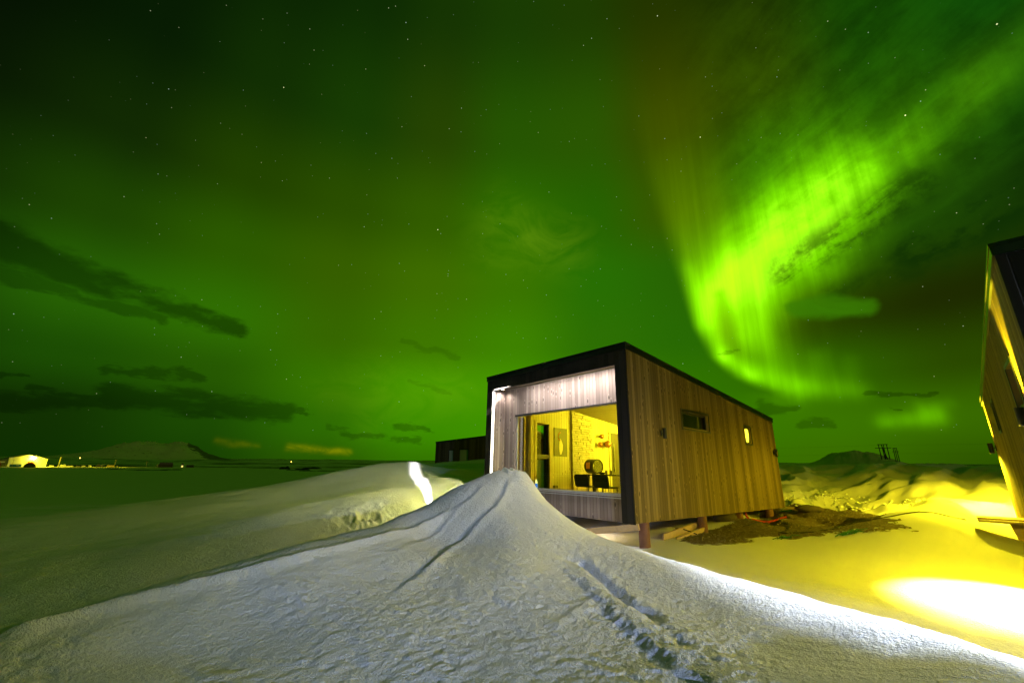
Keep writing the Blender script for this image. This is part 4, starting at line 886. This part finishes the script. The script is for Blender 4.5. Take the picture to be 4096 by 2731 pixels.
# red hose, cables, green scraps
h0 = HA(5.75, .25, -.04)
pts = [h0 + Vector(v) for v in ((0, 0, .05), (.0, -.01, -.1), (.06, -.03, -.2))]
for k in range(8):
    x, y = h0.x+.15+k*.12, h0.y-.08-k*.02+.03*math.sin(k*1.4); pts.append(Vector((x, y, gtop(x, y)+.045)))
solid('hose', 'red hose curling out from under the cabin wall onto the gravel', 'hose', plain('red_plastic', (.5, .035, .015), .45, 0, .1), lambda b: b.tube(pts, .028, 10))
def cable(P0, lb, wob, n_p=26):
    pts = []
    for k in range(n_p):
        t_ = k/(n_p-1)*(len(P0)-1); i = min(int(t_), len(P0)-2); f_ = t_-i; f_ = f_*f_*(3-2*f_)
        x = P0[i][0]*(1-f_)+P0[i+1][0]*f_ + wob*math.sin(k*1.7); y = P0[i][1]*(1-f_)+P0[i+1][1]*f_ + wob*math.cos(k*1.3)
        pts.append((x, y, gtop(x, y)+.014))
    solid('cable', lb, 'cable', M['lampblack'], lambda b: b.tube(pts, .011, 6), 'cables on the gravel')
cable([(7.2, 10.2), (8.2, 10.1), (9.0, 9.9), (9.6, 9.6)], 'long thin black cable running right across the gravel', .03)
cable([(5.6, 11.0), (6.4, 11.6), (7.2, 12.0), (6.7, 11.1), (6.0, 10.2), (6.6, 9.9), (7.2, 10.0)], 'black cable looped over the gravel in front of the third pile', .06, 40)
cable([(7.6, 13.4), (8.2, 13.3), (8.9, 13.1)], 'short black cable by the cabin corner stones', .05, 14)
M['netting'] = plain('green_plastic', (.02, .14, .05), .5, 0, .2)
def scrap(x, y, n_, sp, lb):
    rr_ = random.Random(int(x*100)); b_ = MB()
    for k in range(n_):
        a = rr_.uniform(-.5, .5); L_ = rr_.uniform(.15, .5)*sp; x0, y0 = x+rr_.gauss(0, .1*sp), y+rr_.gauss(0, .06*sp)
        pts = []
        for i in range(5):
            t_ = i/4; xx, yy = x0+math.cos(a)*L_*t_, y0+math.sin(a)*L_*t_; pts.append((xx, yy, gtop(xx, yy)+.02+.06*sp*math.sin(t_*3.1)*rr_.random()))
        b_.tube(pts, .007, 5)
    o = b_.build('netting_scrap', M['netting']); tag(o, lb, 'netting', 'green scraps on the gravel edge')
scrap(6.45, 8.95, 20, .8, 'bushy tuft of green plastic netting at the gravel and snow edge')
scrap(5.55, 9.55, 7, .8, 'thin green netting strands near the front gravel edge')
scrap(8.1, 13.6, 7, .8, 'green netting strands by the rear cabin corner')
scrap(7.4, 12.7, 7, .8, 'green netting strands beside the small stones')

# ------------------------------------------------------------------ far to the right: hill and power line
def hill(name, azr, pts, r0, depth, m_, seed, zbase):
    """ridge by (azimuth, crest elevation) at distance r0, falling off in front and behind"""
    na, nd = 160, 40; vs = []
    A_ = np.linspace(azr[0], azr[1], na); cz_ = np.interp(A_, [p_[0] for p_ in pts], [p_[1] for p_ in pts])
    rr_ = np.linspace(-1, 1.4, nd)
    for j, t_ in enumerate(rr_):
        r_ = r0 + depth*t_
        for i, a in enumerate(A_):
            x, y = r_*math.sin(R(a)), r_*math.cos(R(a)); top = r0*math.tan(R(cz_[i]))
            s_ = max(0, 1-abs(t_))**1. ; s_ = s_*s_*(3-2*s_) if abs(t_) > .5 else s_*s_*(3-2*s_)
            vs.append((x, y, zbase + (top-zbase)*s_))
    V_ = np.array(vs); nn_ = fbm(V_[:, 0]*12/r0*5, V_[:, 1]*12/r0*5, 4, seed)*np.clip(V_[:, 2]-zbase, 0, 1e9)*.16
    edge = np.minimum(1, np.minimum(np.arange(na), na-1-np.arange(na))/12.); V_[:, 2] += nn_; 
    i = (np.arange(nd-1)[:, None]*na + np.arange(na-1)[None]).ravel()
    o = np_mesh(name, V_, np.stack([i, i+1, i+1+na, i+na], 1), m_); tag(o, None, None, None, 'structure'); return o
M['hill_dark'] = plain('hill_scrub', (.72, .68, .36), .95, 0, .5, .02)
hill('hill', (32, 43), [(32, .2), (33.8, .5), (35, 1.05), (35.8, 1.5), (37.0, 1.82), (38.2, 1.9), (39.2, 1.7), (40.3, 1.35), (41.3, .95), (43, .3)], 620, 110, M['hill_dark'], 3, -2)
hill('mountain', (-47, -31), [(-47, .6), (-44.5, 1.0), (-43.3, 1.3), (-42.4, 1.75), (-41.5, 2.08), (-40.4, 2.16), (-39.2, 2.12), (-38.2, 2.2), (-37.2, 2.32), (-36.4, 2.25), (-35.6, 1.8), (-34.6, 1.2), (-33.4, .8), (-31, .5)], 2600, 420, M['hill'], 9, 12)
def pol(a, e, r_): return Vector((r_*math.sin(R(a)), r_*math.cos(R(a)), r_*math.tan(R(e))))
def pylon(a0, a1, ze, zt, r_, lb, legs):
    o = thing('power_pylon', lb, 'pylon', loc=pol((a0+a1)/2, ze, r_), group='pylons of the power line'); base = o.location
    n_l = len(legs)
    for t0, t1 in legs: b_ = MB(); b_.cyl(pol(a0+(a1-a0)*t0, ze-.25, r_)-base, pol(a0+(a1-a0)*t1, zt, r_)-base, .28, .2, n=8); b_.build('pole', M['lampblack'], o)
    for z_, e0 in ((zt, .15), (zt-.34, .5)): b_ = MB(); b_.bar(pol(a0-(a1-a0)*e0, z_, r_)-base, pol(a1+(a1-a0)*e0, z_, r_)-base, .3, .35); b_.build('crossbeam', M['lampblack'], o)
pylon(40.1, 40.72, 1.3, 2.48, 350, 'wider left wooden pylon of the power line on the right horizon', ((.02, 0), (.45, .38), (.55, .62), (1.02, 1), (.75, .35)))
pylon(41.15, 41.4, 1.0, 2.11, 420, 'narrower right wooden pylon of the power line on the right horizon', ((0, .0), (.5, .5), (1.05, 1)))
for e_, lb in ((2.44, 'upper thin wire of the power line sagging across the right sky'), (1.62, 'lower thin wire of the power line near the hill top')):
    pts = []
    for k in range(30):
        a = 20+k*1.2; pts.append(pol(a, e_-.35*abs(math.sin((a-40.4)/9.))**1.*.5, 352))
    solid('power_line', lb, 'wire', M['lampblack'], lambda b: b.tube(pts, .02, 5), 'wires of the power line')

# ------------------------------------------------------------------ far to the left: lit farm building and yard
RF = 450.
def F_(a, e): return pol(a, e, RF)
def fz(a, r_=RF): p_ = pol(a, 0, r_); return gz(p_.x, p_.y)
aF = R(-47.5)
oF = pol(-47.5, 0, RF); oF.z = fz(-47.5)
mF = Matrix.Translation(oF) @ Matrix.Rotation(-aF+R(6), 4, 'Z')   # local y points away, x right
k_ = math.radians(1)*RF       # metres per degree
fb = thing('industrial_building', 'large pale gabled building lit by a bright gable lamp on the left horizon', 'building', mF)
hw = 1.15*k_; e1, e2, pk = .72*k_, .66*k_, .98*k_
M['fwall'] = plain('pale_sheet', (.72, .72, .66), .6, 0, .04, .3)
b_ = MB(); b_.prism([(-hw, -.3), (hw, -.3), (hw, e2), (-.05*k_, pk), (-hw, e1)], lambda a, b, t: (a, t, b), 0, 30); b_.build('hall', M['fwall'], fb)
b_ = MB()
for s_ in (0, 1):
    x0, z0 = ((-hw-.4, e1-.1), (hw+.4, e2-.1))[s_]
    b_.prism([(x0, z0+.02), (-.05*k_, pk+.02), (-.05*k_, pk+.3), (x0, z0+.3)], lambda a, b, t: (a, t, b), -.3, 30.2)
b_.build('roof', M['concrete'], fb)
M['redpaint'] = plain('red_paint', (.62, .09, .015), .5)
b_ = MB(); b_.box(-.02*k_, .36*k_, -.12, -.01, .3, 3.4); dr_ = b_.build('door', M['redpaint'], fb)
b_ = MB(); b_.box(.0*k_, .34*k_, -.2, -.121, 1.0, 1.75); b_.build('white_band', M['white'], dr_)
b_ = MB(); b_.box(.40*k_, .5*k_, -.3, -.01, -.2, 1.5); b_.build('side_door', M['redpaint'], fb)
for x_ in (-.12, .02): b_ = MB(); b_.box(x_*k_-.25, x_*k_+.25, -.1, -.01, .82*k_-.2, .82*k_+.15); b_.build('vent', M['lampblack'], fb)
M['farbulb'] = plain('flood_bulb', (1, .9, .5), .5, 0, 0, 1, emit=(1, .95, .6), estr=120)
b_ = MB(); b_.box(.245*k_-.25, .245*k_+.25, -.7, -.01, .80*k_, .80*k_+.3); lf = b_.build('flood_lamp', M['lampblack'], fb)
b_ = MB(); b_.box(.245*k_-.35, .245*k_+.35, -.9, -.3, .80*k_-.35, .80*k_-.02); b_.build('bulb', M['farbulb'], lf)
point('flood_light', mF @ Vector((.245*k_, -1.2, .78*k_)), 5200, (1, .86, .02), .2)
point('yard_light', mF @ Vector((.9*k_, -7, .45*k_)), 2600, (1, .88, .02), .2)
def far_box(name, lb, cat, a, w_, d_, h_, m_, r_=RF-9, group=None, extra=None, dz=0):
    p_ = pol(a, 0, r_); z_ = gz(p_.x, p_.y)
    t_ = thing(name, lb, cat, Matrix.Translation((p_.x, p_.y, z_+dz)) @ Matrix.Rotation(-R(a), 4, 'Z'), group=group)
    b_ = MB(); b_.box(-w_/2, w_/2, 0, d_, 0, h_); b_.build('body', m_, t_, .05)
    if extra: extra(t_)
    return t_
def logo(t_): b_ = MB(); b_.box(.3, 1.6, -.03, -.005, .75, 1.1); b_.build('logo_panel', M['white'], t_)
far_box('shipping_container', 'blue container with a small white logo in front of the pale building', 'container', -48.17, 5.2, 2.4, 1.75, plain('blue_paint', (.02, .2, .45), .5), RF-8, None, logo)
def shedx(t_):
    b_ = MB(); b_.box(-1.2, 1.0, -.08, -.005, 2.6, 3.5); b_.build('sign_board', M['white'], t_)
    b_ = MB(); b_.prism([(-2, 4.2), (2, 4.2), (2, 4.45), (-2, 4.45)], lambda a, b, t: (a, t, b), -.2, 4.2); b_.build('roof', M['concrete'], t_)
far_box('shed', 'grey shed with a white board at the left end of the pale building', 'shed', -48.95, 3.6, 4, 4.2, plain('grey_sheet', (.16, .17, .12), .7), RF-3, None, shedx)
def truckx(t_):
    for x_ in (-1.2, 1.2): b_ = MB(); b_.cyl((x_, -.15, .35), (x_, .1, .35), .45, n=14); b_.build('wheel', M['lampblack'], t_)
    b_ = MB(); b_.box(-1.6, 1.4, .2, 1.6, 2.2, 2.9); b_.build('cab', M['redpaint'], t_)
far_box('parked_truck', 'dark red truck cut by the left edge of the photo', 'truck', -49.25, 4, 2, 2.2, plain('dark_red', (.25, .03, .02), .5), RF-12, None, truckx)
# dark heap in front of the building
p_ = pol(-47.33, 0, RF-25); z_ = gz(p_.x, p_.y)
solid('earth_heap', 'dark rounded heap in front of the lit building door', 'heap', plain('heap_dark', (.1, .085, .05), .9, 0, .4, 1), lambda b: b.sphere((0, 0, 0), 1, 28, 12, (3.4, 2.2, 3.3), .03), None, (p_.x, p_.y, z_-.3))
# poles and yard clutter
def pole(a, e0, e1, r_, lb, wd=.22):
    p0 = pol(a, 0, r_); p0.z = gz(p0.x, p0.y)-.2; p1 = pol(a, e1, r_)
    o = thing('utility_pole', lb, 'pole', loc=p0, group='poles on the left shore'); b_ = MB(); b_.cyl((0, 0, 0), p1-p0, wd, wd*.8, n=10); b_.build('post', M['pole'], o)
    b_ = MB(); b_.bar(p1-p0+Vector((-.5, -.4, -.5)), p1-p0+Vector((.5, .4, -.5)), .15, .15); b_.build('crossarm', M['pole'], o)
M['pole'] = plain('pale_wood_pole', (.36, .33, .24), .8)
pole(-45.58, 0, .66, RF-4, 'tall bright pole just right of the lit building', .35)
pole(-41.8, 0, .48, RF, 'slim pole on the shore, middle one of three')
pole(-39.45, 0, .33, RF+10, 'slim pole on the shore, farthest right of three')
pole(-48.36, 0, .40, RF-16, 'thin dark pole in front of the blue container', .1)
yard = [(-46.0, 2.2, .9, 'white', 'white crate lying just right of the lit building'), (-45.3, 3., 1.5, 'fwall', 'pale box standing at the foot of the tall pole'), (-44.85, 3.4, .9, 'white', 'long pale stack on the lit yard'), (-44.3, 2.2, .8, 'concrete', 'grey block in the middle of the lit yard'), (-43.95, 2.0, 1.0, 'white', 'small white box right of the grey block'), (-43.5, 1.6, 1.2, 'fwall', 'narrow pale box beside the dark machine'), (-42.1, 4.2, 1.3, 'raw', 'orange brown crate at the right of the lit yard'), (-41.6, 1.3, .8, 'concrete', 'little grey box beyond the orange crate')]
for a, w_, h_, mm, lb in yard: far_box('storage_box', lb, 'box', a, w_, 1.6, h_, M[mm], RF-3, 'boxes on the lit yard')
def machx(t_): b_ = MB(); b_.box(-1.5, .2, .2, 1.6, 1.1, 1.9); b_.build('cab', M['lampblack'], t_); b_ = MB(); b_.bar((.2, .8, 1.2), (2.6, .8, 1.9), .2, .2); b_.build('arm', M['steel'], t_)
far_box('yard_machine', 'dark machine parked among the boxes on the lit yard', 'machine', -42.85, 4.4, 1.8, 1.1, M['lampblack'], RF-3, None, machx)
for a, r_ in ((-45.2, RF-8), (-43.0, RF-8), (-41.3, RF-8)):
    p_ = pol(a, 0, r_); p_.z = gz(p_.x, p_.y)+4.5
    point('yard_light', p_, 1100, (1, .88, .02), .2)
def housex(t_):
    b_ = MB(); b_.prism([(-1.2, 2.0), (1.2, 2.0), (0, 3.4)], lambda a, b, t: (a, t, b), -.1, 4.1); b_.build('roof', M['lampblack'], t_)
    b_ = MB(); b_.box(-.5, .5, -.05, -.004, .3, 1.5); b_.build('lit_window', plain('lit_pane', (1, .9, .4), .5, 0, 0, 1, emit=(1, .85, .2), estr=1.2), t_)
far_box('small_house', 'tiny gabled house with one lit window on the left shore', 'house', -36.56, 2.2, 4, 2.0, M['fwall'], RF-5, None, housex)
def darkh(t_): b_ = MB(); b_.prism([(-4.6, 2.3), (4.6, 2.3), (4.0, 3.6), (-4.0, 3.6)], lambda a, b, t: (a, t, b), -.2, 5.2); b_.build('roof', M['lampblack'], t_)
far_box('dark_house', 'long dark house right of the pale post on the left shore', 'house', -37.9, 9, 5, 2.3, M['rock'], RF, None, darkh)
far_box('dark_house', 'low dark house right of the tiny lit one on the shore', 'house', -35.9, 5, 5, 2.0, M['rock'], RF, None, None)
pole(-38.55, 0, .08, RF-4, 'short pale post beside the long dark house', .6)
# street lamps far off
M['amber'] = plain('amber_bulb', (1, .6, .2), .5, 0, 0, 1, emit=(1, .55, .08), estr=9)
for a, e_, r_, lb in ((-26.45, .47, 470, 'far orange lamp above the dark rocks left of the cabins'), (-44.33, .57, 900, 'far pale lamp on the slope behind the lit yard')):
    p0 = pol(a, 0, r_); p0.z = gz(p0.x, p0.y); top = r_*math.tan(R(e_))-p0.z
    o = thing('street_lamp', lb, 'lamp', loc=p0, group='far street lamps'); b_ = MB(); b_.cyl((0, 0, -.3), (0, 0, top), .07, n=8); b_.build('post', M['lampblack'], o)
    b_ = MB(); b_.sphere((0, 0, top), .35*r_/470, 10, 8); b_.build('bulb', M['amber'], o)
# dark lava outcrops along the shore
M['lavarock'] = plain('lava_rock', (.012, .013, .012), .9, 0, .5, .4)
outs = [(-27.0, 330, 6, 2.0, 'knobbly dark outcrop under the far orange lamp'), (-25.6, 260, 9, .8, 'low dark outcrop nearer than the knobbly one'), (-23.3, 215, 13, .35, 'long thin dark rock streak on the snow plain, rightmost'), (-41.8, 270, 8, .3, 'dark flat rock streak below the lit yard'), (-39.2, 230, 11, .3, 'dark flat rock streak below the slim poles'), (-37.6, 250, 8, .35, 'dark flat rock streak below the tiny house'), (-24.0, 380, 14, 1.6, 'broad dark rocky rise on the far shore, left of the cabins')]
for a, r_, ln, hh, lb in outs:
    p0 = pol(a, 0, r_); z_ = gz(p0.x, p0.y)
    o = solid('rock_outcrop', lb, 'rock', M['lavarock'], lambda b: [b.sphere((rnd.uniform(-.8, .8)*ln/2, rnd.uniform(-2, 2), 0), 1, 14, 8, (ln*rnd.uniform(.18, .34), 2.6, hh*rnd.uniform(.5, 1)), .12) for _ in range(5)], 'lava outcrops on the shore', (p0.x, p0.y, z_))
    o.rotation_euler = (0, 0, -R(a))
